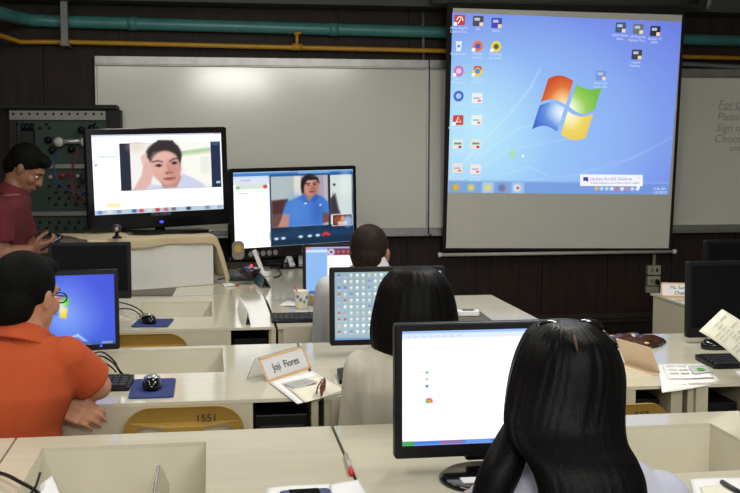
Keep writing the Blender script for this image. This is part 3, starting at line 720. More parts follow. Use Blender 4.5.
# left television: video call, woman resting her head in her hand
p = Pic(68, 95, 530, 391, 190, 124, (252, 250, 255))
p.rect(68, 95, 530, 101, (196, 206, 232)); p.rect(505, 95, 526, 99, (220, 130, 140)); p.rect(70, 103, 200, 107, (225, 230, 245)); p.rect(210, 103, 420, 106, (200, 205, 235), .5)
p.rect(88, 172, 155, 180, (222, 240, 228)); p.ell(80, 206, 4, 3, (90, 90, 120), .5); p.rect(110, 350, 158, 366, (250, 240, 180)); p.rect(250, 322, 500, 352, (243, 243, 250))
p.rect(162, 128, 525, 305, (26, 32, 52))
p.rect(199, 128, 491, 305, (246, 242, 238), 1, 1.2)
p.poly([(370, 128), (491, 128), (491, 290), (400, 270)], (250, 249, 240), 3); p.poly([(376, 162), (491, 150), (491, 165), (378, 176)], (176, 214, 168), 3); p.poly([(378, 176), (491, 166), (491, 172), (378, 181)], (228, 218, 190), 2)
p.rect(450, 185, 484, 250, (232, 236, 226), .8, 4)
p.ell(222, 140, 30, 20, (225, 205, 190), .6, al=.5)
p.ell(318, 172, 62, 50, (46, 34, 40), .1)                                     # hair
p.poly([(258, 160), (300, 118), (352, 120), (380, 168), (374, 240), (366, 200), (340, 160), (290, 165), (268, 200)], (44, 33, 40), 4)
p.poly([(203, 305), (236, 250), (243, 215), (240, 180), (256, 172), (268, 200), (276, 250), (268, 280), (250, 305)], (226, 182, 172), 3)      # forearm and hand
p.poly([(238, 205), (236, 180), (246, 168), (258, 172), (262, 200)], (232, 190, 180), 3)
p.poly([(250, 305), (268, 284), (300, 290), (360, 290), (384, 248), (425, 268), (462, 294), (464, 305)], (206, 212, 236), 3)                   # shirt
p.poly([(300, 270), (372, 246), (378, 262), (360, 300), (310, 300)], (196, 140, 128), 3)                                                          # neck
p.ell(322, 218, 53, 58, (222, 170, 156), .08); p.ell(330, 244, 44, 44, (218, 164, 150), .1); p.ell(300, 225, 30, 34, (230, 184, 170), .6, al=.6)
p.ell(352, 232, 22, 40, (188, 128, 116), .6, al=.5); p.ell(318, 178, 48, 16, (232, 190, 176), .6, al=.6)
p.poly([(266, 190), (280, 158), (330, 152), (362, 172), (376, 205), (382, 180), (368, 140), (320, 128), (275, 142), (258, 180)], (42, 32, 38), 4)
p.line([(278, 200), (296, 196), (312, 201)], 3.0, (92, 62, 62), .75); p.line([(338, 199), (354, 190), (368, 190)], 3.0, (88, 58, 60), .75)
p.ell(298, 214, 13, 6, (120, 78, 78), .4); p.ell(299, 214, 6, 5, (40, 26, 32), .4); p.ell(355, 206, 12, 6, (116, 74, 74), .4); p.ell(355, 206, 5.5, 5, (38, 26, 30), .4)
p.line([(330, 212), (336, 232), (328, 242)], 2.5, (180, 118, 108), .6); p.ell(334, 243, 13, 6, (190, 122, 112), .5); p.ell(327, 245, 4, 2.5, (110, 60, 60), .5); p.ell(343, 242, 3.5, 2.2, (110, 60, 60), .5)
p.ell(335, 266, 19, 6, (176, 96, 98), .45); p.line([(314, 266), (335, 264), (356, 262)], 1.4, (110, 44, 52), .8)
p.rect(490, 128, 525, 305, (18, 40, 74)); p.rect(495, 130, 520, 142, (60, 130, 180), .5); p.rect(506, 282, 522, 290, (170, 220, 225)); p.rect(199, 300, 470, 306, (190, 196, 225), .5)
p.rect(68, 374, 530, 391, (186, 206, 224)); p.rect(68, 373, 530, 375.5, (230, 238, 246))
for cx, c_ in ((86, (90, 130, 210)), (120, (230, 230, 220)), (152, (120, 140, 190)), (205, (40, 90, 170)), (230, (210, 60, 60)), (260, (230, 225, 200)), (288, (190, 40, 50)), (318, (200, 90, 100)), (346, (90, 100, 110)), (400, (40, 40, 60)), (440, (200, 210, 220)), (470, (120, 130, 160)), (500, (210, 220, 235)), (515, (150, 170, 200))): p.rect(cx - 8, 376, cx + 8, 388, c_, .9, 3)
q = onY(161.5, 233, 6.30)
t1, M1 = television('left television on the cloth-covered box, showing a caller resting head on hand', (q.x, 6.30, 1.036), math.radians(18), .822, .57, .020, p, roll=-1.4)
MB().rbox(-.012, .012, .026, .042, -.012, -.008, .008, E(70, 80, 235, 1.2)).build('power_light', t1, M=M1)
v, f = text_data('POLYVIEW', .024); MB().add(v, f, GREYP, T(0, -.0095, .078) @ RX90).build('maker_lettering', t1, M=M1)
# right television: person in a blue polo shirt
p = Pic(68, 88, 508, 372, 180, 118, (250, 250, 255))
p.rect(68, 86, 508, 104, (70, 130, 205)); p.rect(68, 88, 508, 92, (170, 205, 240)); p.rect(270, 86, 300, 90, (90, 90, 110)); p.rect(300, 94, 420, 100, (215, 232, 250), .5)
p.rect(70, 104, 194, 136, (222, 228, 246)); p.rect(70, 104, 194, 112, (205, 222, 244)); p.rect(76, 136, 190, 152, (214, 232, 214)); p.ell(181, 144, 8, 7, (225, 70, 80), .3); p.ell(84, 146, 7, 5, (110, 190, 110), .4); p.rect(95, 116, 130, 122, (190, 196, 215)); p.rect(82, 165, 120, 170, (205, 205, 220))
p.rect(196, 100, 508, 372, (16, 44, 74)); p.rect(196, 100, 508, 112, (44, 110, 176), .8, 4); p.rect(196, 318, 508, 345, (26, 62, 98), .8, 8)
p.rect(202, 108, 503, 300, (190, 196, 192)); p.rect(202, 108, 290, 300, (176, 190, 194), 1, 3); p.rect(285, 108, 312, 180, (222, 222, 214), 1, 3); p.rect(312, 108, 412, 300, (168, 160, 176), 1, 4); p.rect(396, 108, 412, 300, (196, 190, 200), .7, 3)
p.rect(412, 106, 421, 300, (30, 26, 32)); p.rect(421, 108, 503, 300, (210, 222, 220)); p.ell(478, 150, 22, 40, (226, 234, 230), .7); p.ell(436, 146, 5, 5, (60, 50, 50), .4); p.ell(432, 230, 6, 40, (40, 32, 36), .5); p.poly([(418, 200), (440, 180), (452, 240), (460, 262), (418, 262)], (60, 50, 60), 4, .8)
p.poly([(202, 198), (262, 194), (268, 230), (268, 300), (202, 300)], (76, 44, 46), 4); p.rect(202, 250, 250, 300, (120, 86, 84), .7, 4)
p.ell(344, 134, 32, 32, (28, 22, 26), .12); p.ell(318, 156, 7, 20, (30, 24, 28), .4)
p.poly([(322, 172), (368, 172), (372, 200), (340, 220), (316, 200)], (176, 116, 100), 3)
p.ell(348, 148, 29, 38, (198, 140, 122), .1); p.ell(360, 154, 14, 28, (164, 104, 90), .6, al=.7); p.ell(340, 130, 22, 12, (214, 160, 142), .6, al=.7)
p.poly([(310, 150), (314, 120), (340, 108), (374, 116), (380, 140), (366, 124), (334, 126), (322, 150), (320, 175)], (28, 22, 26), 3)
p.line([(330, 138), (344, 137)], 2, (56, 34, 34), .9); p.line([(356, 137), (368, 136)], 2, (56, 34, 34), .9); p.ell(338, 144, 5, 2.6, (60, 36, 36), .5); p.ell(362, 143, 5, 2.6, (60, 36, 36), .5); p.ell(352, 158, 6, 4, (160, 96, 84), .5); p.ell(352, 170, 12, 3.4, (128, 66, 66), .4)
p.poly([(246, 300), (240, 250), (256, 206), (300, 188), (324, 180), (338, 205), (362, 182), (392, 190), (412, 212), (416, 262), (396, 270), (388, 300)], (70, 124, 206), 3)
p.poly([(300, 190), (322, 178), (340, 208), (332, 222)], (58, 104, 186), 2); p.poly([(364, 180), (380, 188), (362, 212), (346, 206)], (54, 98, 180), 2)
p.poly([(244, 250), (268, 254), (262, 300), (224, 300)], (196, 138, 122), 3); p.poly([(390, 250), (412, 256), (414, 290), (390, 294)], (120, 72, 66), 3); p.ell(290, 240, 30, 50, (88, 144, 222), .8, al=.5); p.ell(370, 250, 20, 46, (46, 92, 174), .8, al=.6); p.ell(327, 214, 5, 3, (235, 240, 250), .5); p.ell(382, 222, 4, 4, (200, 215, 240), .5)
p.rect(426, 262, 504, 308, (230, 240, 255)); p.rect(429, 265, 502, 305, (70, 30, 28)); p.ell(446, 286, 14, 20, (150, 74, 52), .4); p.ell(486, 290, 18, 22, (150, 180, 220), .4); p.rect(448, 290, 482, 305, (235, 235, 225), .8, 3); p.ell(466, 280, 8, 12, (225, 160, 120), .5)
for cx in (217, 242, 306, 340, 370): p.ell(cx, 344 - (cx - 217) * .03, 8, 5, (220, 232, 240), .4)
p.line([(390, 339), (400, 333), (412, 339)], 5, (225, 50, 48))
q = onY(290.5, 260, 6.92)
t2, M2 = television('right television on the long table showing a caller in a blue polo shirt', (q.x + .035, 6.9, .75), math.radians(20), .885, .568, .074, p, roll=-1.0, chin=.045, bez=.024, base=(.16, -.09))
MB().rbox(-.44, -.36, .002, .118, -.013, -.0085, .03, mat('sticker_grey', rgb(140, 134, 128), .4)).build('round_sticker', t2, M=M2)
MB().ell((-.40, -.0135, .07), (.027, .001, .026), mat('sticker_yellow', rgb(205, 165, 70), .5), M2).build('sticker_picture', t2)
for k in range(5): MB().ell((-.315 + k * .042, -.0095, .03), (.017, .002, .017), GREYP, M2, 14).build('round_badge', t2)
v, f = text_data('LG', .03); MB().add(v, f, GREYP, T(.05, -.0095, .03) @ RX90).build('maker_lettering', t2, M=M2)

# ================================================================== SMALL THINGS
ZT = ZD + .001
def webcam():
    c = onZ(117, 238, 1.04); t = thing('webcam', 'small dark red webcam on the tan cloth by the left television', 'webcam', (c.x, c.y, 1.038))
    MB().lathe([(.024, 0), (.026, .008), (.012, .014), (.008, .03)], BLK, 14).build('foot', t)
    MB().ell((0, 0, .05), (.024, .024, .024), mat('dark_red_plastic', rgb(70, 30, 30), .3)).build('body', t)
    MB().tube([(0, -.02, .05), (0, -.027, .05)], .012, SILV).build('lens', t)
webcam()
def keyboard(label, loc, rz, w_=.44, d_=.14):
    t = thing('keyboard', label, 'keyboard', loc, rz)
    MB().plate([(0, 0), (d_, 0), (d_, .02), (0, .012)], -w_ / 2, w_ / 2, BLK, Matrix.Rotation(math.pi / 2, 4, 'Z') @ Matrix.Scale(1, 4)).build('body', t, bevel=.003)
    n = 15
    for r in range(5):
        b = MB()
        yy = .012 + r * (d_ - .02) / 5; zt = .0125 + .008 * (yy + .01) / d_
        for k in range(n):
            if r == 0 and 4 <= k <= 8:
                if k == 4:
                    xa = -w_ / 2 + .01 + 4 * (w_ - .02) / n; b.box(xa, xa + 5 * (w_ - .02) / n - .003, yy, yy + .019, zt, zt + .006, DGREY)
                continue
            xa = -w_ / 2 + .01 + k * (w_ - .02) / n; b.box(xa, xa + (w_ - .02) / n - .003, yy, yy + .019, zt, zt + .006, DGREY)
        b.build('key_row', t)
    return t
def mouse(label, loc, rz, silver=True):
    t = thing('computer_mouse', label, 'mouse', loc, rz)
    M = T(0, 0, .0)
    MB().lathe([(.9, 0), (1.0, .25), (.93, .6), (.7, .88), (.3, .99), (.05, 1.0)], BLKG, 20, Matrix.Diagonal((.031, .052, .036, 1))).build('body', t)
    if silver: MB().lathe([(.72, .62), (.78, .72), (.6, .9), (.2, 1.02)], SILV, 16, T(0, .018, .004) @ Matrix.Diagonal((.034, .042, .037, 1))).build('silver_shell', t)
    MB().tube([(-.003, .03, .034), (.003, .03, .034)], .007, DGREY).build('wheel', t)
    return t
def pad(label, px, rz, w_=.14, d_=.27):
    c = onZ(*px); o = MB().rbox(-w_ / 2, w_ / 2, -d_ / 2, d_ / 2, 0, .004, .015, BLUEPAD, Matrix.Rotation(-math.pi / 2, 4, 'X')).build('mouse_pad', None, loc=(c.x, c.y, ZT + .004), rotz=rz)
    o.rotation_euler = (0, 0, rz); tag(o, label, 'mouse pad'); return c
def rot_pad(): pass
c = pad('blue mouse pad on the second row desk in front of the numbered chair', (153, 389), 0, .135, .27)
m_ = onZ(152, 390); mouse('black and silver mouse on the second row blue pad', (m_.x, m_.y, ZT + .004), 0)
c = pad('smaller-looking blue mouse pad on the third row desk beside black cables', (153, 323.5), math.radians(-6), .155, .21)
m_ = onZ(149, 324); mouse('black and silver mouse on the third row blue pad', (m_.x, m_.y, ZT + .004), math.radians(20))
k = onZ(108, 384); keyboard('black keyboard beside the elbow of the person in orange', (k.x - .115, k.y - .11, ZT), math.radians(-2), .38, .16)
k = onZ(296, 322.3); keyboard('black keyboard before the web page monitor', (k.x + .075, k.y - .02, ZT), 0, .36, .16)
k = onZ(724, 368); keyboard('black keyboard under the held-up printed page', (k.x + .185, k.y - .03, ZT), math.radians(-3), .46, .17)
k = onZ(120, 326); keyboard('black keyboard below the switched-off monitor, third row', (k.x - .24, k.y + .02, ZT), 0, .44, .15)
k = onZ(352, 385); keyboard('black keyboard beside the brown spectacles, mostly hidden by the white blouse', (k.x + .17, k.y - .0, ZT), math.radians(-4), .42, .16)
m_ = onZ(714, 349); mouse('all-black mouse behind the right-hand keyboard', (m_.x, m_.y, ZT), math.radians(80), False)

def cable(label, pts, r=.004, cat='cable', m=BLK, group=None):
    r *= .75
    o = MB().tube(pts, r, m, 6).build('cable'); tag(o, label, cat, group); return o
def Zp(px, py, dz=.005): q = onZ(px, py, ZD + dz); return tuple(q)
def smooth_path(pts, n=5):
    P_ = [Vector(p) for p in pts]; out = []
    for i in range(len(P_) - 1):
        p0, p1, p2, p3 = P_[max(i - 1, 0)], P_[i], P_[i + 1], P_[min(i + 2, len(P_) - 1)]
        for k in range(n):
            s = k / n; out.append(.5 * ((2 * p1) + (p2 - p0) * s + (2 * p0 - 5 * p1 + 4 * p2 - p3) * s * s + (3 * p1 - p0 - 3 * p2 + p3) * s ** 3))
    return out + [P_[-1]]
gc = 'black cables behind the blue wallpaper monitor'
cable('lower black cable arching from the blue wallpaper monitor to its keyboard', smooth_path([Zp(88, 360), Zp(100, 356, .03), Zp(112, 362, .03), Zp(119, 371), Zp(122, 377)]), group=gc)
cable('upper black cable arching from the blue wallpaper monitor to its keyboard', smooth_path([Zp(90, 355, .02), Zp(102, 352, .07), Zp(114, 361, .06), Zp(120, 371, .01), Zp(128, 378)]), group=gc)
cable('middle black cable lying flat behind the blue wallpaper monitor', smooth_path([Zp(85, 366), Zp(100, 362, .01), Zp(110, 366, .01), Zp(116, 372)]), group=gc)
gc = 'black cables beside the third row mouse'
cable('upper black cable running from the switched-off monitor to the third row mouse', smooth_path([Zp(118, 302, .02), Zp(130, 305, .03), Zp(141, 311, .02), Zp(148, 320, .012)]), group=gc)
cable('lower black cable running from the switched-off monitor past the third row mouse', smooth_path([Zp(118, 309, .01), Zp(130, 309, .02), Zp(139, 314, .015), Zp(142, 321)]), group=gc)
cable('black cable crossing the front row desk at its left end', smooth_path([Zp(-12, 470), Zp(6, 475, .02), Zp(20, 482, .02), Zp(33, 489, .01), Zp(42, 497)]), .006)
cable('thin black cable end rising beside the front row well', smooth_path([Zp(30, 495), Zp(36, 486, .02), Zp(40, 473, .03)]), .004)

PALEINK = mat('pale_print', rgb(190, 190, 178), .7, var=0)
def sheet(label, quad_px, m=WHT, z=ZT, name='paper_sheet', cat='paper', group=None, sag=None, th=.0015, lines=0):
    P_ = [onZ(*q, z) for q in quad_px]; c = sum(P_, Vector()) / 4; n = 10; vs = []; fs = []
    for j in range(n + 1):
        for i in range(n + 1):
            u, v = i / n, j / n
            q = P_[0] * (1 - u) * (1 - v) + P_[1] * u * (1 - v) + P_[2] * u * v + P_[3] * (1 - u) * v
            q = q - c; q.z += .0012 * math.sin(u * 5 + v * 3) + .0012
            if sag and v > sag[0]: q.z -= (v - sag[0]) ** 1.5 * sag[1]
            vs.append(q)
    for j in range(n):
        for i in range(n): a = j * (n + 1) + i; fs.append((a, a + n + 1, a + n + 2, a + 1))
    b = MB(); b.add(vs, fs, m, None, True)
    o = b.build(name, None, loc=c); s = o.modifiers.new('thickness', 'SOLIDIFY'); s.thickness = th; s.offset = 1
    tag(o, label, cat, group)
    if lines:
        lb = MB()
        for r in range(lines):
            for w0 in (.08, .32, .58):
                v0 = .1 + .8 * r / lines
                pts = []
                for (u, v) in ((w0, v0), (w0 + .2, v0), (w0 + .2, v0 + .25 / lines), (w0, v0 + .25 / lines)):
                    q = P_[0] * (1 - u) * (1 - v) + P_[1] * u * (1 - v) + P_[2] * u * v + P_[3] * (1 - u) * v - c; q.z += .0045; pts.append(q)
                lb.add(pts, [(0, 3, 2, 1)], PALEINK)
        lb.build('printed_lines', o)
    return o
def card_block(name, label, cat, a, b_, h, m, lean=.05, txt=None, edge=None, frame=None, tsize=.03, group=None, back=None, flat=False):
    """folded tent card whose front foot runs from a to b_ (world points), height h"""
    d = (b_ - a); L = d.length; rz = math.atan2(d.y, d.x); c = (a + b_) / 2
    t = thing(name, label, cat, (c.x, c.y, c.z), rz, group)
    f = MB().plate([(-L / 2, 0), (L / 2, 0), (L / 2, h), (-L / 2, h)], 0, .0015, m).build('front_leaf', t, M=Matrix.Rotation(-math.atan2(lean, h), 4, 'X'))
    if flat: MB().box(-L / 2, L / 2, -.05, 0, 0, .0015, m).build('base_leaf', t)
    else: MB().plate([(-L / 2, 0), (L / 2, 0), (L / 2, h), (-L / 2, h)], -.0015, 0, back or m).build('back_leaf', t, M=T(0, 2 * lean + .002, 0) @ Matrix.Rotation(math.atan2(lean, h), 4, 'X'))
    Mf = Matrix.Rotation(-math.atan2(lean, h), 4, 'X')
    if frame:
        b = MB(); e = .007
        for (xa, xb, za, zb_) in ((-L / 2, L / 2, 0, e), (-L / 2, L / 2, h - e, h), (-L / 2, -L / 2 + e, 0, h), (L / 2 - e, L / 2, 0, h)): b.box(xa, xb, -.001, .0, za, zb_, frame)
        b.build('border', t, M=Mf)
    if txt:
        b = MB()
        for s_, x_, z_ in txt:
            v, ff = text_data(s_, tsize); b.add(v, ff, INKM, T(x_ * L, -.0014, z_ * h) @ RX90)
        b.build('lettering', t, M=Mf)
    return t
ORG = mat('orange_card_edge', rgb(216, 168, 116), .5, var=.03)
CLEAR = mat('clear_plastic', (.95, .95, .95, 1), .05, trans=1.0, var=0)
GLOSS = mat('glossy_card', rgb(232, 234, 236), .12, var=0)
CARDW = mat('card_white', rgb(214, 214, 214), .25, var=.02)
MANILA = mat('manila_card', rgb(222, 200, 170), .55, var=.03)
a, b_ = onZ(268, 382), onZ(311, 368)
card_block('name_card', 'white name card with an orange border under clear plastic, second row', 'name card', a, b_, .082, CARDW, .042, [('Joji  Flores', 0, .48)], frame=ORG, tsize=.036, back=CLEAR)
a, b_ = onZ(661, 296.6), onZ(690, 297.3)
card_block('name_card', 'white name card on the desk end across the aisle by the wall outlet', 'name card', a, b_ + (b_ - a) * .5, .075, WHT, .03, [('Ms. San Jose', 0, .66), ('Chair, ITC', .06, .28)], frame=ORG, tsize=.025)
a, b_ = onZ(290.5, 268), onZ(304, 266)
card_block('name_card', 'small white name card under the right television', 'name card', a, b_ + (b_ - a) * .1, .078, WHT, .03, [('Maunito T.', 0, .5)], tsize=.024)
# manila tent card seen from behind on the right desk
a, b_ = onZ(625, 363), onZ(660.5, 374)
card_block('tent_card', 'blank manila tent card seen from its plain side on the right desk', 'tent card', a, b_, .10, MANILA, -.045, flat=True)
# white glossy tent card, third row, seen almost end-on
a, b_ = onZ(251, 325), onZ(242.5, 309)
card_block('tent_card', 'glossy white tent card seen nearly end-on, third row', 'tent card', a, b_, .06, GLOSS, .012)
BLUEC = mat('blue_grey_card', rgb(84, 110, 128), .35)
a, b_ = onZ(271, 288), onZ(264, 281)
card_block('tent_card', 'blue-grey folded tent card beside the dark bowl tray', 'tent card', a, b_, .06, BLUEC, .03)
c = onZ(157, 500)
t = thing('clear_card_stand', 'clear plastic tent card stand at the bottom edge, front row desk', 'card stand', (c.x, c.y, ZT))
for s_ in (1, -1):
    MB().box(-.0012, .0012, -.1, .1, 0, .05, CLEAR).build('clear_leaf', t, M=T(s_ * .022, 0, 0) @ Matrix.Rotation(-s_ * .40, 4, 'Y'))
    MB().box(-.003, .003, -.1, -.096, 0, .05, mat('plastic_edge', rgb(220, 205, 190), .2)).build('edge', t, M=T(s_ * .022, 0, 0) @ Matrix.Rotation(-s_ * .40, 4, 'Y'))

# papers and spectacles by the name card
sheet('white sheet under the cream folder below the orange-bordered name card', [(269, 383), (313, 371), (346, 393), (297, 404.5)])
sheet('cream folder sheet lying under the brown spectacles', [(282, 384), (318, 376), (345, 391), (305, 403)], CREAMP, ZT + .004, 'folder', 'folder')
sheet('grey printed slip on the cream folder beside the spectacles', [(284, 385), (306, 379), (318, 383), (294, 389)], mat('grey_slip', rgb(176, 178, 178), .6), ZT + .008, 'paper_slip', 'paper', lines=3)
g = onZ(323, 393, ZT + .012); gt = thing('spectacles', 'brown-rimmed spectacles standing on the cream folder', 'spectacles', (g.x, g.y, ZT + .009), math.radians(78))
BRN = mat('brown_plastic_frame', rgb(112, 52, 34), .25)
for s_ in (-1, 1):
    ring = [(s_ * .034 + .024 * math.cos(a_), 0, .022 + .019 * math.sin(a_)) for a_ in [2 * math.pi * i / 20 for i in range(21)]]
    MB().tube(ring, .0028, BRN, 6).build('rim', gt)
    MB().tube([(s_ * .058, 0, .03), (s_ * .06, .006 + .004 * s_, .031), (s_ * -.02, .010 + .004 * s_, .025), (s_ * -.05, .011 + .004 * s_, .012)], .0025, BRN, 6).build('temple', gt)
MB().tube([(-.01, 0, .026), (0, -.002, .029), (.01, 0, .026)], .0025, BRN, 6).build('bridge', gt)

# bowl on black box, plug, cables by the right television
c = onZ(243.5, 280); t = thing('media_box', 'flat black box under the dark bowl on the television table', 'box', (c.x, c.y, ZT), math.radians(-3))
MB().box(-.10, .10, -.06, .19, 0, .03, DGREY).build('case', t, bevel=.005); MB().box(-.08, .08, -.062, -.058, .010, .016, BLK).build('slot', t)
bc = onZ(249.5, 277, .79); t = thing('sweet_bowl', 'dark bowl of wrapped sweets on the flat black box', 'bowl', (bc.x, bc.y, ZT + .031))
MB().lathe([(.03, 0), (.034, .004), (.055, .03), (.066, .055), (.061, .055), (.05, .032), (.028, .008)], mat('dark_bowl', rgb(34, 28, 32), .2), 24).build('bowl', t)
rs = random.Random(5); cand = [mat('wrapper', rgb(*c_), .25) for c_ in ((90, 110, 190), (205, 200, 210), (150, 120, 150), (180, 60, 60), (110, 150, 210))]
for k in range(11):
    a_, r_ = rs.uniform(0, 6.28), rs.uniform(0, .036); d_ = MB()
    d_.ell((0, 0, 0), (.013, .008, .007), cand[k % 5], None, 8).ell((.015, 0, 0), (.005, .006, .002), cand[k % 5], None, 6).ell((-.015, 0, 0), (.005, .006, .002), cand[k % 5], None, 6)
    o = d_.build('wrapped_sweet', None, loc=(bc.x + r_ * math.cos(a_), bc.y + r_ * math.sin(a_), ZT + .036 + .050 + rs.uniform(0, .008))); o.rotation_euler = (rs.uniform(-.4, .4), rs.uniform(-.4, .4), a_)
    tag(o, 'wrapped sweet lying among others in the dark bowl', 'sweet', 'sweets in the bowl')
c = onZ(262, 276); t = thing('power_strip', 'white wireless aerial box with a glowing red light beside the bowl', 'router', (c.x, c.y, ZT), math.radians(-20))
MB().box(-.05, .05, -.03, .03, 0, .025, WHT).build('body', t, bevel=.005); MB().box(-.012, .012, -.004, .004, 0, .145, WHT).build('aerial', t, M=T(.0, .02, .018) @ Matrix.Rotation(math.radians(-22), 4, 'Y'))
MB().ell((-.06, -.02, .05), (.011, .008, .022), E(255, 50, 40, 2.0)).tube([(-.06, -.02, .03), (-.04, 0, .012)], .006, BLK).build('red_light', t)
t.name = 'wireless_router'
cable('black lead hanging below the right television to the table', smooth_path([onY(230, 259, 6.85), onY(229, 268, 6.7), Zp(225, 277), Zp(218, 279.5)]), .005)
cable('short black lead between the bowl and the right television', smooth_path([onY(242, 259, 6.85), onY(240, 266, 6.7), Zp(243, 272), Zp(240, 274)]), .005)
cable('black lead curling beside the small white name card', smooth_path([Zp(283, 267), Zp(277, 268.5, .02), Zp(281, 272.5, .01), Zp(279, 276), Zp(274, 277.5)]), .006)
cable('tangled black leads behind the router', smooth_path([Zp(262, 266, .02), Zp(272, 263, .04), Zp(280, 266, .02), Zp(270, 268, .01), Zp(288, 263, .03), Zp(296, 262)]), .007)
c = onZ(268, 265); t = thing('set_top_box', 'low black box under the right television among cables', 'box', (c.x + .06, c.y, ZT), math.radians(8)); MB().box(-.09, .09, -.05, .05, 0, .028, BLKM).build('case', t, bevel=.004)
MB().box(-.07, .05, -.052, -.049, .010, .018, DGREY).build('front_slot', t)
pen_m = mat('red_pen', rgb(170, 50, 40), .3)
p0, p1 = onZ(226, 285.5, .757), onZ(239, 285, .757)
t = thing('pen', 'white and red pen by the corner of the tan cloth', 'pen', p0); d = p1 - p0
MB().tube([(0, 0, 0), d * .7], .005, WHT).build('barrel', t); MB().tube([d * .7, d], .0055, pen_m).build('cap', t)
sheet('small white note behind the pen on the television table', [(222, 284), (231, 283), (235, 285.5), (225, 287)])
# thin grey slab standing in for the lower area between box and third row
q = [onZ(p_[0], p_[1], ZT) for p_ in ((118, 292.2), (176, 288.2), (172, 295.8), (116, 296.2))]
gp = MB().add([v for v in q] + [v + Vector((0, 0, .006)) for v in q], [(0, 1, 2, 3), (7, 6, 5, 4), (0, 4, 5, 1), (1, 5, 6, 2), (2, 6, 7, 3), (3, 7, 4, 0)], mat('grey_gap_slab', rgb(104, 98, 84), .6)).build('grey_gap_slab')
tag(gp, 'flat grey slab standing in for the lower area before the white box', 'board')
# cups
CUPM = mat('paper_cup', rgb(224, 218, 204), .5, var=.05)
c = onZ(301.5, 308.5); t = thing('paper_cup', 'patterned white paper cup with a red stirrer', 'cup', (c.x, c.y, ZT))
cb = MB().lathe([(.026, 0), (.027, .002), (.036, .082), (.038, .086), (.034, .084), (.025, .006)], CUPM, 22).build('cup', t)
for a_, c_, z_ in ((-100, (70, 130, 150), .045), (-70, (90, 150, 110), .035), (-125, (80, 120, 170), .06), (-50, (70, 130, 150), .055)):
    a_ = math.radians(a_); rr = .0275 + z_ * .105; MB().ell((rr * math.cos(a_), rr * math.sin(a_), z_), (.007, .004, .009), mat('cup_print', rgb(*c_), .5, var=0)).build('printed_spot', cb)
MB().tube([(.01, .0, .01), (-.036, -.01, .115)], .003, pen_m).build('stirrer', t)
c = onZ(315, 305.5); t = thing('paper_cup', 'plain yellowish cup behind the patterned paper cup', 'cup', (c.x, c.y, ZT))
MB().lathe([(.022, 0), (.03, .05), (.032, .052), (.028, .05), (.02, .006)], mat('yellow_cup', rgb(190, 170, 110), .5), 20).build('cup', t); MB().ell((0, 0, .035), (.025, .025, .008), mat('cup_drink', rgb(120, 90, 50), .3)).build('drink', t)
sheet('white note with a yellow slip beside the patterned cup', [(279, 306), (288, 300.5), (300, 303), (294, 306.5)])
# phone on the third row table
c = onZ(468, 316); t = thing('mobile_phone', 'small white mobile phone on the grey mat, third row', 'phone', (c.x, c.y, ZT + .004), math.radians(-8))
MB().rbox(-.05, .05, -.035, .035, -.022, 0, .012, WHT, Matrix.Rotation(-math.pi / 2, 4, 'X')).build('body', t, bevel=.003); MB().box(-.026, .026, -.022, .012, .0225, .0235, BLKG).build('screen', t); MB().box(-.04, .04, .02, .03, .0225, .0240, GREYP).build('button', t)
gm = sheet('dark grey mat under the small white phone, third row', [(452, 312), (478, 310), (492, 321), (455, 323)], mat('dark_grey_mat', rgb(98, 92, 82), .7), ZT, 'desk_mat', 'mat')

# right desk: snack packet, papers, card
SNK = mat('snack_foil', rgb(70, 40, 28), .3, var=.6, vscale=40)
P_ = [onZ(*q) for q in ((612, 343), (645, 336), (658, 343), (640, 350), (612, 350))]; c = sum(P_, Vector()) / 5
vs = []; fs = []; n = 24
for ring, sc_, z_ in ((0, 1.0, .006), (1, .9, .016), (2, .6, .032), (3, .2, .036)):
    for i in range(n):
        a_ = 2 * math.pi * i / n; ex = 1 / max(abs(math.cos(a_)) ** 1.0 + abs(math.sin(a_)) ** 1.0, .1) ** .6
        vs.append((.135 * sc_ * math.cos(a_) * ex, .12 * sc_ * math.sin(a_) * ex, z_ + .004 * math.sin(5 * a_ + ring)))
vs.append((0, 0, .036)); vs.append((0, 0, .001))
for r in range(3):
    for i in range(n): fs.append((r * n + i, r * n + (i + 1) % n, (r + 1) * n + (i + 1) % n, (r + 1) * n + i))
for i in range(n): fs.append((3 * n + i, 3 * n + (i + 1) % n, 4 * n)); fs.append(((i + 1) % n, i, 4 * n + 1))
t = thing('snack_packet', 'crumpled brown foil snack packet behind the manila tent card', 'packet', (c.x, c.y, ZT))
MB().add(vs, fs, SNK, None, True).build('packet', t)
rs = random.Random(9)
for k in range(16):
    a_, r_ = rs.uniform(0, 6.28), rs.uniform(.01, .1)
    MB().ell((r_ * math.cos(a_) * 1.1, r_ * math.sin(a_), .038 - r_ * .2), (.012, .009, .004), mat('print_patch', rgb(*rs.choice(((190, 160, 110), (60, 90, 160), (150, 90, 50), (210, 190, 150)))), .4, var=0), Matrix.Rotation(0, 4, 'Z'), 8).build('printed_patch', t)
sheet('white printed sheet drooping over the front edge of the right desk', [(657, 365), (703, 364), (721, 382), (662, 391)], WHT, ZT, sag=(.72, .05), lines=0)
sheet('second white sheet lying across the drooping printed sheet', [(662, 366), (706, 366), (714, 378), (668, 379)], WHT, ZT + .005, lines=3)
sheet('white card with a green mark on the right desk papers', [(688, 367), (706, 366), (713, 372), (694, 374)], CARDW, ZT + .010, 'printed_card', 'card')
sheet('green printed mark card corner on the papers', [(697, 369), (703, 368.5), (705, 370.5), (699, 371)], mat('green_print', rgb(90, 170, 60), .5, var=0), ZT + .013, 'green_sticker', 'sticker')
sheet('white sheet at the frame edge in front of the right keyboard', [(735, 372), (765, 370), (775, 380), (742, 379)])
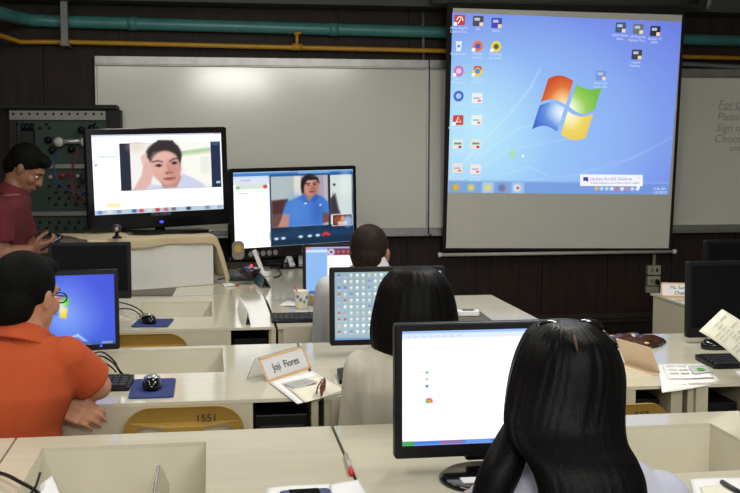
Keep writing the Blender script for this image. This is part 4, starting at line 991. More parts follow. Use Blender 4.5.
# page held up at the right
pa = onY(722, 309, 3.36); pb_ = onY(699, 331, 3.30); pcn = onY(744, 366, 3.24)
pd = pa + (pcn - pb_)
o = MB(); n = 8; vs = []; fs = []
ctr = (pa + pb_ + pcn + pd) / 4; nrm = (pb_ - pa).cross(pcn - pb_).normalized()
for j in range(n + 1):
    for i in range(n + 1):
        u, v = i / n, j / n; q = pa * (1 - u) * (1 - v) + pb_ * u * (1 - v) + pcn * u * v + pd * (1 - u) * v; q = q + nrm * (.012 * math.sin(math.pi * v)); vs.append(q - ctr)
for j in range(n):
    for i in range(n): a_ = j * (n + 1) + i; fs.append((a_, a_ + 1, a_ + n + 2, a_ + n + 1))
o.add(vs, fs, CREAMP, None, True); o = o.build('printed_page', None, loc=ctr)
s = o.modifiers.new('thickness', 'SOLIDIFY'); s.thickness = .001
tag(o, 'cream printed page propped up at the right edge of the picture', 'paper')
lb = MB(); toward = nrm if nrm.dot(CAM - ctr) > 0 else -nrm
for r in range(11):
    for (u0, u1) in ((.12, .40), (.45, .62), (.68, .9)):
        if rs.random() < .15: continue
        v0 = .12 + r * .075; pts = []
        for (u, v) in ((u0, v0), (u1, v0), (u1, v0 + .022), (u0, v0 + .022)):
            q = pa * (1 - u) * (1 - v) + pb_ * u * (1 - v) + pcn * u * v + pd * (1 - u) * v + nrm * (.012 * math.sin(math.pi * v)) + toward * .003; pts.append(q - ctr)
        lb.add(pts, [(0, 1, 2, 3)], PALEINK)
lb.build('printed_lines', o)
# front row: phone, papers, pen
sheet('white sheet at the bottom edge under the blue phone, front row', [(267, 489), (330, 484), (336, 500), (262, 503)])
sheet('white curled sheet at the bottom edge beside the desk seam', [(330, 486), (358, 480), (368, 498), (332, 503)], WHT, ZT + .003)
c = onZ(306, 493, ZT + .02); t = thing('mobile_phone', 'blue and black phone lying at the bottom edge of the front row desk', 'phone', (c.x, c.y, ZT + .004), math.radians(2))
MB().rbox(-.055, .055, -.03, .03, -.016, 0, .012, mat('blue_phone', rgb(58, 66, 120), .3), Matrix.Rotation(-math.pi / 2, 4, 'X')).build('body', t, bevel=.003); MB().box(-.034, .03, -.024, .026, .016, .0175, BLKG).build('screen', t)
p0, p1 = onZ(346, 455, .757), onZ(351.5, 474, .757)
t = thing('pen', 'clear pen with a red cap lying along the front row desk seam', 'pen', p0); d = p1 - p0
MB().tube([(0, 0, 0), d * .72], .0055, mat('pen_barrel', rgb(186, 170, 160), .2)).build('barrel', t); MB().tube([d * .72, d], .006, mat('pen_cap_red', rgb(200, 40, 44), .3)).build('cap', t)
sheet('folded white paper corner standing at the left of the empty well', [(40, 487), (52, 476), (60, 496), (38, 500)])
sheet('white sheet with a yellow note at the lower right corner', [(690, 480), (760, 478), (775, 500), (695, 502)])
sheet('pale yellow note on the white sheet at lower right', [(700, 488), (732, 486), (740, 500), (706, 502)], CREAMP, ZT + .004, 'sticky_note', 'paper')
p0, p1 = onZ(722, 482, .762), onZ(742, 494, .762)
t = thing('pen', 'dark pen on the sheet at the lower right corner', 'pen', p0); d = p1 - p0
MB().tube([(0, 0, 0), d * .75], .006, DGREY).build('barrel', t); MB().tube([d * .75, d], .0065, BLK).build('cap', t)
q = onZ(466, 487); o = MB().box(-.03, .03, -.02, .02, 0, .015, WHT).build('usb_stick', None, loc=(q.x + .02, q.y, ZT)); tag(o, 'small white plug on the foot of the large blank monitor', 'plug')
# ================================================================== PEOPLE
def p_cap(p0, p1, r0, r1, n=12):
    p0, p1 = Vector(p0), Vector(p1); t = p1 - p0
    L = t.length; t = t.normalized() if L > 1e-6 else Vector((0, 0, 1))
    up = Vector((0, 0, 1)) if abs(t.z) < .9 else Vector((1, 0, 0)); a = t.cross(up).normalized(); b = t.cross(a).normalized()
    st = [(-r0, .0)] + [(-r0 * math.cos(x), r0 * math.sin(x)) for x in (.4, .8, 1.2, 1.57)] + [(L + r1 * math.sin(x), r1 * math.cos(x)) for x in (0, .4, .8, 1.2)] + [(L + r1, 0)]
    v = []; f = []
    for (h, r) in st:
        if r == 0: v.append(p0 + t * h)
        else:
            for k in range(n): an = 2 * math.pi * k / n; v.append(p0 + t * h + (a * math.cos(an) + b * math.sin(an)) * r)
    last = len(v) - 1; m = len(st) - 2
    for k in range(n): f.append((0, 1 + (k + 1) % n, 1 + k)); f.append((last, 1 + (m - 1) * n + k, 1 + (m - 1) * n + (k + 1) % n))
    for i in range(m - 1):
        for k in range(n): f.append((1 + i * n + k, 1 + i * n + (k + 1) % n, 1 + (i + 1) * n + (k + 1) % n, 1 + (i + 1) * n + k))
    return v, f
def p_fr(p0, p1, r0, r1, n=16):
    p0, p1 = Vector(p0), Vector(p1); t = (p1 - p0).normalized()
    up = Vector((0, 0, 1)) if abs(t.z) < .9 else Vector((1, 0, 0)); a = t.cross(up).normalized(); b = t.cross(a).normalized(); v = []
    for c, r in ((p0, r0), (p1, r1)):
        for k in range(n): an = 2 * math.pi * k / n; v.append(c + (a * math.cos(an) + b * math.sin(an)) * r)
    return v, [tuple(range(n)), tuple(range(2 * n - 1, n - 1, -1))] + [((k + 1) % n, k, n + k, n + (k + 1) % n) for k in range(n)]
def p_loft(rings, n=24, pw=2.4):
    """rings: (centre, rx, ry); super-elliptical cross sections stacked upwards"""
    v = []; f = []
    for c, rx, ry in rings:
        for k in range(n):
            a = 2 * math.pi * k / n; ca, sa = math.cos(a), math.sin(a)
            v.append(Vector(c) + Vector((rx * math.copysign(abs(ca) ** (2 / pw), ca), ry * math.copysign(abs(sa) ** (2 / pw), sa), 0)))
    for i in range(len(rings) - 1):
        for k in range(n): f.append((i * n + k, i * n + (k + 1) % n, (i + 1) * n + (k + 1) % n, (i + 1) * n + k))
    f.append(tuple(range(n - 1, -1, -1))); f.append(tuple(range((len(rings) - 1) * n, len(rings) * n)))
    return v, f
def blob(name, prims, m, parent, vox=.006, smooth=6, M=None):
    vs, fs = [], []
    for v, f in prims:
        b = len(vs); vs += [tuple(p) for p in v]; fs += [tuple(b + k for k in q) for q in f]
    me = bpy.data.meshes.new(name); me.from_pydata(vs, [], fs)
    bm = bmesh.new(); bm.from_mesh(me); bmesh.ops.recalc_face_normals(bm, faces=bm.faces); bm.to_mesh(me); bm.free()
    o = bpy.data.objects.new(name, me); COL.objects.link(o)
    r = o.modifiers.new('r', 'REMESH'); r.mode = 'VOXEL'; r.voxel_size = vox; r.use_smooth_shade = True
    s = o.modifiers.new('s', 'SMOOTH'); s.iterations = smooth; s.factor = .5
    dg = bpy.context.evaluated_depsgraph_get(); dg.update(); me2 = bpy.data.meshes.new_from_object(o.evaluated_get(dg))
    bpy.data.objects.remove(o); bpy.data.meshes.remove(me); me2.materials.clear(); me2.materials.append(m); me2.name = name
    for p in me2.polygons: p.use_smooth = True
    o = bpy.data.objects.new(name, me2); COL.objects.link(o); o.parent = parent
    if M is not None: o.matrix_local = M
    return o
def hand(wrist, d, palm, thumb_side, curl=.5, s=1.0, spread=.06):
    """five-fingered hand; d = pointing direction, palm = way the palm faces, thumb_side = direction of the thumb"""
    W = Vector(wrist); d = Vector(d).normalized(); n = Vector(palm); n = (n - d * n.dot(d)).normalized(); l = d.cross(n)
    if l.dot(Vector(thumb_side)) < 0: l = -l
    out = []; L = .088 * s
    for i, (off, ln) in enumerate(((.031, .072), (.011, .080), (-.010, .075), (-.030, .058))):
        k = W + d * (L - .004 * abs(i - 1)) * 1.0 + l * off * s
        out.append(p_cap(W + l * off * .55 * s, k, .0145 * s, .0115 * s, 8))
        fd = (d + l * (off * spread * 30 * .1)).normalized(); p = k; ang = 0; r = .0092 * s if i < 3 else .008 * s
        for seg, fr in enumerate((.44, .32, .26)):
            ang += curl * (.55, .75, .5)[seg]; q = p + (fd * math.cos(ang) + n * math.sin(ang)) * ln * fr * s
            out.append(p_cap(p, q, r, r * .9, 8)); p = q; r *= .9
    t0 = W + d * .02 * s + l * .022 * s; t1 = t0 + (d * .55 + l * .75 + n * .35).normalized() * .042 * s; t2 = t1 + (d * .85 + l * .25 + n * .4).normalized() * .034 * s; t3 = t2 + (d * .95 + n * .4).normalized() * .026 * s
    out += [p_cap(t0, t1, .015 * s, .0115 * s, 8), p_cap(t1, t2, .0112 * s, .0098 * s, 8), p_cap(t2, t3, .0098 * s, .008 * s, 8)]
    return out
def head_prims(Mh, s=1.0, jaw=1.0):
    e = lambda c, r: p_ell([x * s for x in c], [x * s for x in r], Mh, 18)
    pr = [e((0, -.012, .028), (.074, .094, .088)), e((0, .012, -.02), (.066, .076, .085)), e((0, .034, -.062 * jaw), (.048, .052, .046)), e((0, .068, -.088 * jaw), (.024, .022, .02)),
          e((0, .074, .028), (.05, .02, .022)), e((.036, .062, -.022), (.024, .024, .024)), e((-.036, .062, -.022), (.024, .024, .024)), e((0, .082, -.058), (.026, .016, .018))]
    c = lambda a, b, ra, rb: p_cap(Mh @ (Vector(a) * s), Mh @ (Vector(b) * s), ra * s, rb * s, 10)
    pr += [c((0, .088, .02), (0, .108, -.024), .008, .013), c((-.012, .094, -.028), (.012, .094, -.028), .009, .009)]
    for sx in (-1, 1):
        pr += [e((sx * .074, -.004, .0), (.010, .019, .031)), e((sx * .080, -.010, .008), (.007, .016, .020))]
    return pr
WHITEYE = mat('eye_white', rgb(225, 222, 215), .25, var=0); IRIS = mat('eye_iris', rgb(30, 20, 16), .15, var=0); LIP = mat('lip', rgb(150, 84, 78), .45, var=.05)
def face_parts(par, Mh, s, hairm, skin):
    for sx in (-1, 1):
        e = MB().ell((sx * .031 * s, .0785 * s, .006 * s), (.0125 * s, .008 * s, .0068 * s), WHITEYE, Mh, 12).build('eye', par)
        MB().ell((sx * .031 * s, .0845 * s, .005 * s), (.0058 * s, .0034 * s, .0058 * s), IRIS, Mh, 10).build('iris', e)
        MB().tube([Mh @ (Vector((sx * .014, .0925, .026)) * s), Mh @ (Vector((sx * .03, .0925, .031)) * s), Mh @ (Vector((sx * .05, .078, .026)) * s)], [.003 * s, .004 * s, .002 * s], hairm, 6).build('eyebrow', par)
    MB().ell((0, .0955 * s, -.054 * s), (.019 * s, .006 * s, .004 * s), LIP, Mh, 12).ell((0, .0955 * s, -.0625 * s), (.016 * s, .0065 * s, .0045 * s), LIP, Mh, 12).build('mouth', par)

SKIN = lambda n, c: mat(n, rgb(*c), .5, var=.06, vscale=12)
def hairmat(n, c, rough=.38): return mat(n, rgb(*c), rough, var=.3, vscale=16, stretch=(9, 9, .5), bump=.25, bscale=30, spec=.09)
def seated_base(hip, kneeL, kneeR, footz=.05):
    """(body prims, trouser prims) for a sitting lower half"""
    b, t = [], []
    for sx, kn in ((-1, kneeL), (1, kneeR)):
        h = Vector(hip) + Vector((sx * .085, 0, .0)); kn = Vector(kn); an = Vector((kn.x, kn.y + .03, .09))
        b += [p_cap(h, kn, .07, .048), p_cap(kn, an, .046, .032), p_cap(an + Vector((0, -.03, -.055)), an + Vector((0, .13, -.06)), .032, .026)]
        t += [p_cap(h, kn, .082, .060), p_fr(kn, an, .060, .056)]
    t += [p_ell(Vector(hip) + Vector((0, .0, .02)), (.165, .125, .10))]
    return b, t
def shoes(par, an):
    for a_ in an:
        a_ = Vector(a_); MB().ell((a_.x, a_.y + .05, .045), (.045, .135, .045), BLK, None, 14).build('shoe', par)
def stool(label, loc):
    t = thing('stool', label, 'stool', loc)
    MB().lathe([(.15, 0), (.17, .012), (.17, .03), (.15, .036)], CHAIRM, 24, T(0, 0, .40)).build('seat', t)
    for a_ in (45, 135, 225, 315):
        c_, s_ = math.cos(math.radians(a_)), math.sin(math.radians(a_)); MB().tube([(c_ * .1, s_ * .1, .405), (c_ * .15, s_ * .15, 0)], .012, STEEL).build('leg', t)
JEAN = mat('dark_trousers', rgb(36, 40, 56), .8, var=.1); BEIGE = mat('grey_trousers', rgb(70, 68, 64), .8, var=.1)

# ---------------- woman in front: long straight black hair, pale blue-grey blouse, sunglasses on her head
SK1 = SKIN('skin_light', (196, 150, 122)); HR1 = hairmat('long_black_hair', (12, 11, 12), .42)
hc = onY(567, 387, 1.93)                         # middle of the head
x0, y0 = hc.x, 1.74
t = thing('person', 'person with very long straight black hair and sunglasses pushed up, pale blouse, seen from behind', 'person', (x0, y0, 0))
dxh = hc.x - x0; HZ = hc.z
Mh = T(dxh, hc.y - y0 - .0, HZ) @ Matrix.Rotation(math.radians(6), 4, 'Z') @ Matrix.Rotation(math.radians(-8), 4, 'X')
hip = (0, -.02, .50)
bl, tr2 = seated_base(hip, (-.10, .36, .50), (.10, .36, .50))
tor = [((0, -.02, .46), .165, .105), ((0, 0, .58), .150, .10), ((0, .03, .72), .135, .095), ((0, .085, .80), .152, .10), ((0, .12, .865), .160, .09), ((0, .135, .915), .125, .07), ((0, .15, .955), .06, .055)]
shL, shR = Vector((-.160, .12, .852)), Vector((.160, .12, .852))
elL, elR = Vector((-.23, .17, .70)), Vector((.235, .16, .70)); wrL, wrR = Vector((-.12, .37, .775)), Vector((.14, .37, .775))
body = bl + [p_loft(tor), p_cap((0, .135, .93), Mh @ Vector((0, -.01, -.06)), .052, .048)] + head_prims(Mh, .97)
for a_, e_, w_ in ((shL, elL, wrL), (shR, elR, wrR)): body += [p_cap(a_, e_, .044, .037), p_cap(e_, w_, .036, .025)]
body += hand(wrL, (.25, 1, -.05), (0, 0, -1), (1, 0, 0), .25, .92) + hand(wrR, (-.2, 1, -.05), (0, 0, -1), (-1, 0, 0), .25, .92)
blob('body', body, SK1, t, .006); face_parts(t, Mh, .97, HR1, SK1)
BLOUSE1 = mat('pale_blue_blouse', rgb(190, 192, 208), .75, var=.05, vscale=20, bump=.25, bscale=25)
sh = [p_loft([(c, rx + .014, ry + .014) for c, rx, ry in tor[:-1]] + [((0, .145, .945), .085, .07)])]
for a_, e_, w_ in ((shL, elL, wrL), (shR, elR, wrR)): sh += [p_ell(a_ + Vector((0, 0, -.004)), (.060, .058, .056)), p_cap(a_, e_, .056, .052), p_fr(e_, e_ + (w_ - e_) * .8, .052, .042)]
blob('blouse', sh, BLOUSE1, t, .007, 5); blob('trousers', tr2, JEAN, t, .009); shoes(t, ((-.1, .39, 0), (.1, .39, 0)))
# hair: crown over the skull, then a long fall down the back, ridged into strands
def long_hair(par, Mh, levels, m, name='hair', n=150, amp=.0012, seed=1):
    rs = random.Random(seed); ph = [rs.uniform(0, 6.28) for _ in range(12)]; fr = [rs.choice((9, 13, 17, 23, 29, 37, 43, 53)) for _ in range(12)]
    vs = []; fs = []
    for j, (c, rx, ry, pw) in enumerate(levels):
        for k in range(n):
            a = 2 * math.pi * k / n; ca, sa = math.cos(a), math.sin(a)
            g_ = sum(math.sin(fr[i] * a + ph[i] + j * .10 * (i % 3 - 1)) for i in range(12)) / 4
            w_ = min(1, j / 6.0); q = 1 + g_ * amp * w_ / max(rx, .03)
            x_ = rx * math.copysign(abs(ca) ** (2 / pw), ca) * q; y_ = ry * math.copysign(abs(sa) ** (2 / pw), sa) * q
            vs.append(Vector(c) + Vector((x_, y_, 0)))
    for j in range(len(levels) - 1):
        for k in range(n): fs.append((j * n + (k + 1) % n, j * n + k, (j + 1) * n + k, (j + 1) * n + (k + 1) % n))
    fs.append(tuple(range(n))); fs.append(tuple(range(len(levels) * n - 1, (len(levels) - 1) * n - 1, -1)))
    return MB().add(vs, fs, m, None, True).build(name, par)
def levels_from(keys, steps=5):
    """keys: (z, cx, cy, rx, ry, pw) top to bottom -> smooth list"""
    P_ = [Vector(k) if False else list(k) for k in keys]; out = []
    for i in range(len(P_) - 1):
        p0, p1, p2, p3 = P_[max(i - 1, 0)], P_[i], P_[i + 1], P_[min(i + 2, len(P_) - 1)]
        for k in range(steps):
            s = k / steps; q = [.5 * (2 * b_ + (c_ - a_) * s + (2 * a_ - 5 * b_ + 4 * c_ - d_) * s * s + (3 * b_ - a_ - 3 * c_ + d_) * s ** 3) for a_, b_, c_, d_ in zip(p0, p1, p2, p3)]
            out.append(q)
    out.append(P_[-1]); return [((q[1], q[2], q[0]), max(q[3], .002), max(q[4], .002), q[5]) for q in out]
hy = hc.y - y0
def fx(px, z, Y):                                  # local x of an outline point at height z
    q = onY(px, 300, Y); return q.x - x0
def hz(py, Y): return onY(570, py, Y).z
KY = 1.87
keys = []
for py, lx_, rx_, ry_, cy in ((322, 562, 577, .014, -.012), (324.5, 546, 591, .055, -.015), (331, 535.5, 602, .078, -.018), (340, 529, 612, .093, -.022), (355, 522, 621, .101, -.026), (375, 516, 627, .100, -.034), (400, 511, 629, .086, -.055),
                          (425, 509, 630, .068, -.085), (447, 518, 634, .055, -.122), (468, 535, 646, .046, -.155), (493, 545, 655, .042, -.175), (530, 549, 656, .038, -.19), (580, 552, 645, .036, -.195), (640, 560, 630, .02, -.19)):
    KY = y0 + hy + cy - .02; xl, xr = fx(lx_, 0, KY), fx(rx_, 0, KY); keys.append((hz(py, KY), (xl + xr) / 2, hy + cy, (xr - xl) / 2, ry_, 2.1))
long_hair(t, Mh, levels_from(keys), HR1)
# parting showing scalp, two loose locks on the shoulders
pz = [onY(574, 335, 1.823), onY(575.5, 342, 1.812), onY(577.5, 351, 1.805)]
MB().tube([Vector((q.x - x0, q.y - y0 + .0, q.z)) for q in pz], [.0022, .0034, .0015], mat('scalp', rgb(84, 64, 54), .7), 6).build('parting', t)
P_ = [onY(px, py, Y_) for px, py, Y_ in ((533, 392, 1.90), (523, 417, 1.88), (513, 442, 1.85), (503, 466, 1.825), (493, 489, 1.815), (486, 515, 1.81), (482, 560, 1.82))]
lk = smooth_path([Vector((q.x - x0, q.y - y0, q.z)) for q in P_], 4); n_ = len(lk)
MB().tube(lk, [.010 + .027 * math.sin(math.pi * min(1, .02 + .9 * i / n_)) for i in range(n_)], HR1, 14).build('hair_lock', t)
# sunglasses pushed up on the crown
SG = mat('sunglass_black', rgb(14, 13, 16), .12, var=0)
q0 = onY(570, 327.5, 1.91); sgl = thing('sunglasses', 'dark sunglasses pushed up on long black hair', 'sunglasses', (q0.x, 1.91, q0.z))
bm_ = MB()
for sx in (-1, 1):
    bm_.ell((sx * .034, .004, .0), (.031, .014, .014), SG, Matrix.Rotation(math.radians(10), 4, 'X'), 16)
    MB().tube([(sx * .058, .0, -.002), (sx * .066, -.02, -.014), (sx * .072, -.035, -.022), (sx * .074, -.05, -.03)], .003, SG, 6).build('temple', sgl)
bm_.tube([(-.012, .006, .004), (0, .008, .006), (.012, .006, .004)], .003, SG, 6).build('lenses', sgl)
stool('stool under the person with very long hair', (x0, y0 - .02, 0))

# ---------------- woman in the second row: bobbed black hair, cream blouse
SK2 = SK1; HR2 = hairmat('bobbed_black_hair', (11, 10, 10), .48)
hc = onY(413, 310, 3.07); x0, y0 = hc.x, 3.02
t = thing('person', 'person with chin-length black hair and cream blouse, seen from behind, second row', 'person', (x0, y0, 0))
HZ = hc.z; Mh = T(0, .05, HZ) @ Matrix.Rotation(math.radians(-4), 4, 'Z') @ Matrix.Rotation(math.radians(-6), 4, 'X')
bl, tr2 = seated_base((0, -.0, .50), (-.10, .38, .48), (.10, .38, .48))
tor = [((0, 0, .46), .17, .10), ((0, .0, .58), .152, .095), ((0, .005, .72), .145, .09), ((0, .012, .82), .158, .095), ((0, .02, .885), .160, .085), ((0, .025, .93), .13, .07), ((0, .035, .965), .058, .05)]
shL, shR = Vector((-.155, .02, .875)), Vector((.155, .02, .875)); elL, elR = Vector((-.165, .10, .66)), Vector((.175, .10, .68)); wrL, wrR = Vector((-.12, .34, .775)), Vector((.12, .34, .775))
body = bl + [p_loft(tor), p_cap((0, .03, .94), Mh @ Vector((0, -.01, -.06)), .05, .046)] + head_prims(Mh, .97)
for a_, e_, w_ in ((shL, elL, wrL), (shR, elR, wrR)): body += [p_cap(a_, e_, .042, .036), p_cap(e_, w_, .035, .024)]
body += hand(wrL, (.3, 1, -.05), (0, 0, -1), (1, 0, 0), .25, .9) + hand(wrR, (-.3, 1, -.05), (0, 0, -1), (-1, 0, 0), .25, .9)
blob('body', body, SK2, t, .006); face_parts(t, Mh, .97, HR2, SK2)
BLOUSE2 = mat('cream_blouse', rgb(206, 202, 186), .6, var=.06, vscale=14, bump=1.0, bscale=9, stretch=(3.5, 3.5, .5))
sh = [p_loft([(c, rx + .014, ry + .013) for c, rx, ry in tor[:-1]] + [((0, .03, .95), .085, .066)])]
for a_, e_, w_ in ((shL, elL, wrL), (shR, elR, wrR)): sh += [p_cap(a_, e_, .054, .054), p_fr(e_, e_ + (w_ - e_) * .85, .054, .044), p_ell(e_, (.056, .056, .056))]
blob('blouse', sh, BLOUSE2, t, .007, 5); blob('trousers', tr2, BEIGE, t, .009); shoes(t, ((-.1, .41, 0), (.1, .41, 0)))
hy = .05; KY = 3.06; keys = []
for py, lx_, rx_, ry_, cy in ((266, 406, 420, .016, -.012), (268.5, 394, 433, .06, -.014), (274, 387, 441, .083, -.016), (283, 380, 448, .098, -.02), (296, 375.5, 452.5, .104, -.024), (312, 371.5, 455.5, .106, -.03), (328, 369, 456.5, .104, -.034), (342, 370, 456, .096, -.036), (351, 374, 454, .08, -.035), (356, 384, 446, .055, -.03), (358, 400, 430, .03, -.028)):
    xl, xr = onY(lx_, 300, KY).x - x0, onY(rx_, 300, KY).x - x0; keys.append((onY(413, py, KY).z, (xl + xr) / 2, hy + cy, (xr - xl) / 2, ry_, 2.15))
long_hair(t, Mh, levels_from(keys, 4), HR2, seed=4, amp=.0009)
stool('stool under the person with chin-length hair', (x0, y0, 0))

# ---------------- man in the third row: short thinning hair, pale striped shirt
SK3 = SKIN('skin_brown', (150, 104, 78)); HR3 = hairmat('short_dark_hair', (40, 31, 26), .6)
hc = onY(370, 255, 4.36); x0, y0 = hc.x, 4.34
t = thing('person', 'person with short thinning hair and pale grey collared shirt, third row', 'person', (x0, y0, 0))
HZ = hc.z; Mh = T(0, .02, HZ) @ Matrix.Rotation(math.radians(-24), 4, 'Z') @ Matrix.Rotation(math.radians(-5), 4, 'X')
bl, tr2 = seated_base((0, -.0, .50), (-.11, .38, .48), (.11, .38, .48))
tor = [((0, -.01, .46), .17, .11), ((0, -.01, .58), .165, .11), ((0, 0, .72), .160, .105), ((0, 0, .86), .17, .108), ((0, 0, .94), .175, .092), ((0, .005, 1.0), .14, .075), ((0, .01, 1.035), .062, .056)]
shL, shR = Vector((-.165, .0, .93)), Vector((.165, .0, .93)); elL, elR = Vector((-.175, .10, .70)), Vector((.19, .10, .70)); wrL, wrR = Vector((-.14, .33, .785)), Vector((.14, .33, .785))
body = bl + [p_loft(tor), p_cap((0, .01, 1.0), Mh @ Vector((0, -.012, -.06)), .058, .054)] + head_prims(Mh, 1.0)
for a_, e_, w_ in ((shL, elL, wrL), (shR, elR, wrR)): body += [p_cap(a_, e_, .048, .04), p_cap(e_, w_, .039, .028)]
body += hand(wrL, (.3, 1, -.05), (0, 0, -1), (1, 0, 0), .3) + hand(wrR, (-.3, 1, -.05), (0, 0, -1), (-1, 0, 0), .3)
blob('body', body, SK3, t, .006); face_parts(t, Mh, 1.0, HR3, SK3)
SHIRT3 = mat('pale_grey_shirt', rgb(196, 198, 202), .7, var=.05, vscale=10, bump=.3, bscale=18)
sh = [p_loft([(c, rx + .015, ry + .014) for c, rx, ry in tor[:-1]] + [((0, .01, 1.02), .085, .072)])]
for a_, e_, w_ in ((shL, elL, wrL), (shR, elR, wrR)): sh += [p_cap(a_, e_, .066, .062), p_fr(e_, e_ + (w_ - e_) * .8, .058, .048)]
s3 = blob('shirt', sh, SHIRT3, t, .008, 4)
blob('collar', [p_fr((0, .004, 1.012), (0, .012, 1.062), .080, .068, 24)], SHIRT3, s3, .004, 2)
blob('trousers', tr2, BEIGE, t, .009); shoes(t, ((-.11, .41, 0), (.11, .41, 0)))
blob('hair', [p_ell((0, -.020, .040), (.079, .092, .088), Mh, 24), p_ell((0, -.055, -.005), (.066, .058, .068), Mh), p_ell((.066, -.012, .022), (.012, .03, .03), Mh), p_ell((-.066, -.012, .022), (.012, .03, .03), Mh)], HR3, t, .005, 3)
stool('stool under the person with thinning hair', (x0, y0, 0))

# ---------------- man at left: orange polo, spectacles, arms folded on the desk edge
SK4 = SKIN('skin_tan', (186, 132, 100)); HR4 = hairmat('short_black_hair', (9, 9, 9), .7)
ORANGE = mat('orange_polo_cloth', rgb(178, 74, 31), .9, var=.07, vscale=10, bump=.4, bscale=22)
hc = onY(27, 298, 3.12); cx, cy = onY(-10, 400, 3.06).x, 3.06
t = thing('person', 'person in an orange polo shirt and spectacles leaning on the desk with folded arms', 'person', (cx, cy, 0))
LX = lambda px, py, Y: onY(px, py, Y) - Vector((cx, cy, 0))
hl = Vector((hc.x - cx, hc.y - cy, hc.z))
Mh = T(hl.x, hl.y, hl.z) @ Matrix.Rotation(math.radians(-31), 4, 'Z') @ Matrix.Rotation(math.radians(-8), 4, 'X')
bl, tr2 = seated_base((0, .0, .50), (-.10, .38, .48), (.12, .38, .48))
shR = LX(66, 358, 3.07); shL = LX(-78, 360, 3.04); mid = (shR + shL) / 2
tor = [((0, -.0, .46), .17, .105), ((0, .0, .60), .170, .11), ((.005, .0, .74), .172, .11), ((mid.x + .01, .0, .83), .188, .108), ((mid.x + .012, .005, .895), .182, .095), ((mid.x + .03, .012, .945), .135, .080), ((hl.x - .005, .03, .995), .062, .056)]
elR = LX(97, 386, 3.14); wrR = LX(42, 391, 3.29)
wrL = LX(53, 404, 3.115); elL = LX(-55, 405, 3.20)
body = bl + [p_loft(tor), p_cap((hl.x - .01, .02, .98), Mh @ Vector((0, -.018, -.055)), .060, .056)] + head_prims(Mh, 1.0)
body += [p_cap(shR, elR, .05, .041), p_cap(elR, elR + (wrR - elR) * .3, .042, .042), p_cap(elR + (wrR - elR) * .3, wrR, .042, .028), p_cap(shL, elL, .05, .041), p_cap(elL, wrL, .041, .029)]
body += hand(wrL, (1, -.05, -.34), (0, .75, -.5), (0, -.1, 1), .55, 1.0) + hand(wrR, (-1, .1, .0), (0, 0, -1), (0, 1, 0), .4)
blob('body', body, SK4, t, .005); face_parts(t, Mh, 1.0, HR4, SK4)
sh = [p_loft([(c, rx + .016, ry + .014) for c, rx, ry in tor[:-1]] + [((hl.x - .01, .022, .985), .088, .072)])]
for a_, e_ in ((shR, elR), (shL, elL)): sh += [p_ell(a_, (.066, .064, .060)), p_fr(a_, a_ + (e_ - a_) * .82, .062, .066), p_cap(a_, a_ + (e_ - a_) * .3, .064, .063)]
s4 = blob('polo_shirt', sh, ORANGE, t, .007, 5)
blob('collar', [p_fr((hl.x - .012, .016, .96), (hl.x - .002, .036, 1.008), .090, .068, 24)], ORANGE, s4, .004, 3)
blob('trousers', tr2, JEAN, t, .009); shoes(t, ((-.1, .41, 0), (.12, .41, 0)))
blob('hair', [p_ell((0, -.022, .044), (.083, .098, .090), Mh, 24), p_ell((0, -.062, -.012), (.070, .056, .076), Mh), p_ell((.068, -.018, .022), (.015, .036, .036), Mh), p_ell((-.068, -.018, .022), (.015, .036, .036), Mh), p_ell((0, .045, .088), (.056, .05, .034), Mh)], HR4, t, .005, 3)
SPEC = mat('dark_spectacle_frame', rgb(30, 28, 32), .25)
gl = bpy.data.objects.new('spectacles', None); COL.objects.link(gl); gl.parent = t; gl.matrix_local = Mh
for sx in (-1, 1):
    MB().tube([(sx * .033 + .023 * math.cos(a_), .104 - .006 * abs(math.cos(a_)) * 0, .004 + .015 * math.sin(a_)) for a_ in [2 * math.pi * i / 18 for i in range(19)]], .002, SPEC, 6).build('rim', gl)
    MB().tube([(sx * .056, .103, .008), (sx * .074, .08, .010), (sx * .082, .0, .012), (sx * .080, -.02, .0)], .0022, SPEC, 6).build('temple', gl)
MB().tube([(-.011, .104, .008), (0, .107, .011), (.011, .104, .008)], .002, SPEC, 6).build('bridge', gl)
stool('stool under the person in the orange polo shirt', (cx, cy, 0))

# ---------------- man standing at far left: dark red shirt, looking down at a phone
SK5 = SKIN('skin_brown_dim', (138, 94, 72)); RED5 = mat('dark_red_shirt', rgb(92, 22, 32), .85, var=.1, vscale=10, bump=.3, bscale=22)
YM = 5.86
hc = onY(25.5, 172, YM); bx_ = onY(2, 260, YM).x
t = thing('person', 'person in a dark red shirt standing at far left, looking down at a phone', 'person', (bx_, YM, 0), math.radians(-92))
Wi = Matrix.Rotation(math.radians(92), 4, 'Z')
def loc5(px, py, Y): return Wi @ (onY(px, py, Y) - Vector((bx_, YM, 0)))
hl = loc5(25.5, 169, YM)
Mh = T(hl.x, hl.y, hl.z) @ Matrix.Rotation(math.radians(-6), 4, 'Z') @ Matrix.Rotation(math.radians(-36), 4, 'X')
b5, t5 = [], []
for sx in (-1, 1):
    h = Vector((sx * .095, -.02, .80)); kn = Vector((sx * .10, .0, .45)); an = Vector((sx * .11, -.03, .09))
    b5 += [p_cap(h, kn, .08, .052), p_cap(kn, an, .05, .035), p_cap(an + Vector((0, -.03, -.055)), an + Vector((0, .13, -.06)), .032, .026)]; t5 += [p_fr(h, kn, .095, .075), p_fr(kn, an, .076, .066), p_ell(kn, (.075, .075, .075))]
t5 += [p_ell((0, -.02, .83), (.18, .125, .12))]
tor = [((0, -.02, .78), .17, .11), ((0, -.02, .90), .165, .11), ((0, -.01, 1.02), .17, .11), ((0, .01, 1.12), .19, .11), ((0, .04, 1.21), .185, .092), ((0, .06, 1.255), .13, .072), ((0, .075, 1.285), .062, .056)]
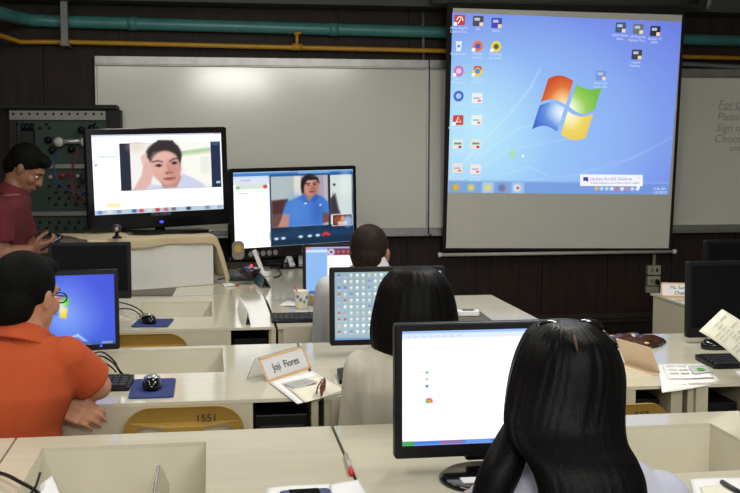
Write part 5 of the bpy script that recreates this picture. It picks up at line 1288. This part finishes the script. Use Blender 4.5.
shR = Vector((.185, .035, 1.185)); shL = Vector((-.185, .035, 1.185)); hand_c = loc5(42, 247, 5.72)
elR = loc5(1, 254, 5.66); elL = Vector((-.24, .10, .97))
wrR = hand_c + Vector((.045, -.05, -.01)); wrL = hand_c + Vector((-.06, -.06, -.005))
b5 += [p_loft(tor), p_cap((0, .06, 1.25), Mh @ Vector((0, -.018, -.055)), .06, .055)] + head_prims(Mh, 1.0)
b5 += [p_cap(shR, elR, .05, .042), p_cap(elR, wrR, .043, .029), p_cap(shL, elL, .05, .042), p_cap(elL, wrL, .043, .029)]
b5 += hand(wrR, (-.35, 1, .15), (-.6, 0, .5), (0, .2, 1), .7) + hand(wrL, (.35, 1, .15), (.6, 0, .5), (0, .2, 1), .7)
blob('body', b5, SK5, t, .006); face_parts(t, Mh, 1.0, HR4, SK5)
sh = [p_loft([(c, rx + .018, ry + .018) for c, rx, ry in tor[:-1]] + [((0, .068, 1.27), .09, .075)])]
for a_, e_ in ((shR, elR), (shL, elL)): sh += [p_ell(a_, (.074, .07, .07)), p_fr(a_, a_ + (e_ - a_) * .72, .072, .070)]
s5 = blob('shirt', sh, RED5, t, .007, 5); blob('collar', [p_fr((0, .062, 1.262), (0, .085, 1.315), .092, .072, 24)], RED5, s5, .004, 3)
blob('trousers', t5, JEAN, t, .009); shoes(t, ((-.11, -.03, 0), (.11, -.03, 0)))
blob('hair', [p_ell((0, -.022, .044), (.082, .098, .088), Mh, 24), p_ell((0, -.062, -.006), (.069, .056, .072), Mh), p_ell((.068, -.012, .024), (.014, .034, .034), Mh), p_ell((-.068, -.012, .024), (.014, .034, .034), Mh), p_ell((0, .05, .088), (.056, .05, .034), Mh)], HR4, t, .005, 3)
pw = (Matrix.Rotation(math.radians(-92), 4, 'Z') @ (hand_c + Vector((0, .05, .018)))) + Vector((bx_, YM, 0))
ph_ = thing('mobile_phone', 'dark phone with a lit screen held by the person in dark red', 'phone', pw, math.radians(-82))
MB().rbox(-.034, .034, -.065, .065, -.005, .005, .01, BLK, Matrix.Rotation(math.radians(-60), 4, 'X')).build('body', ph_)
MB().box(-.03, .03, -.0065, -.005, -.055, .055, E(120, 120, 150, .8), Matrix.Rotation(math.radians(-60), 4, 'X')).build('screen', ph_)
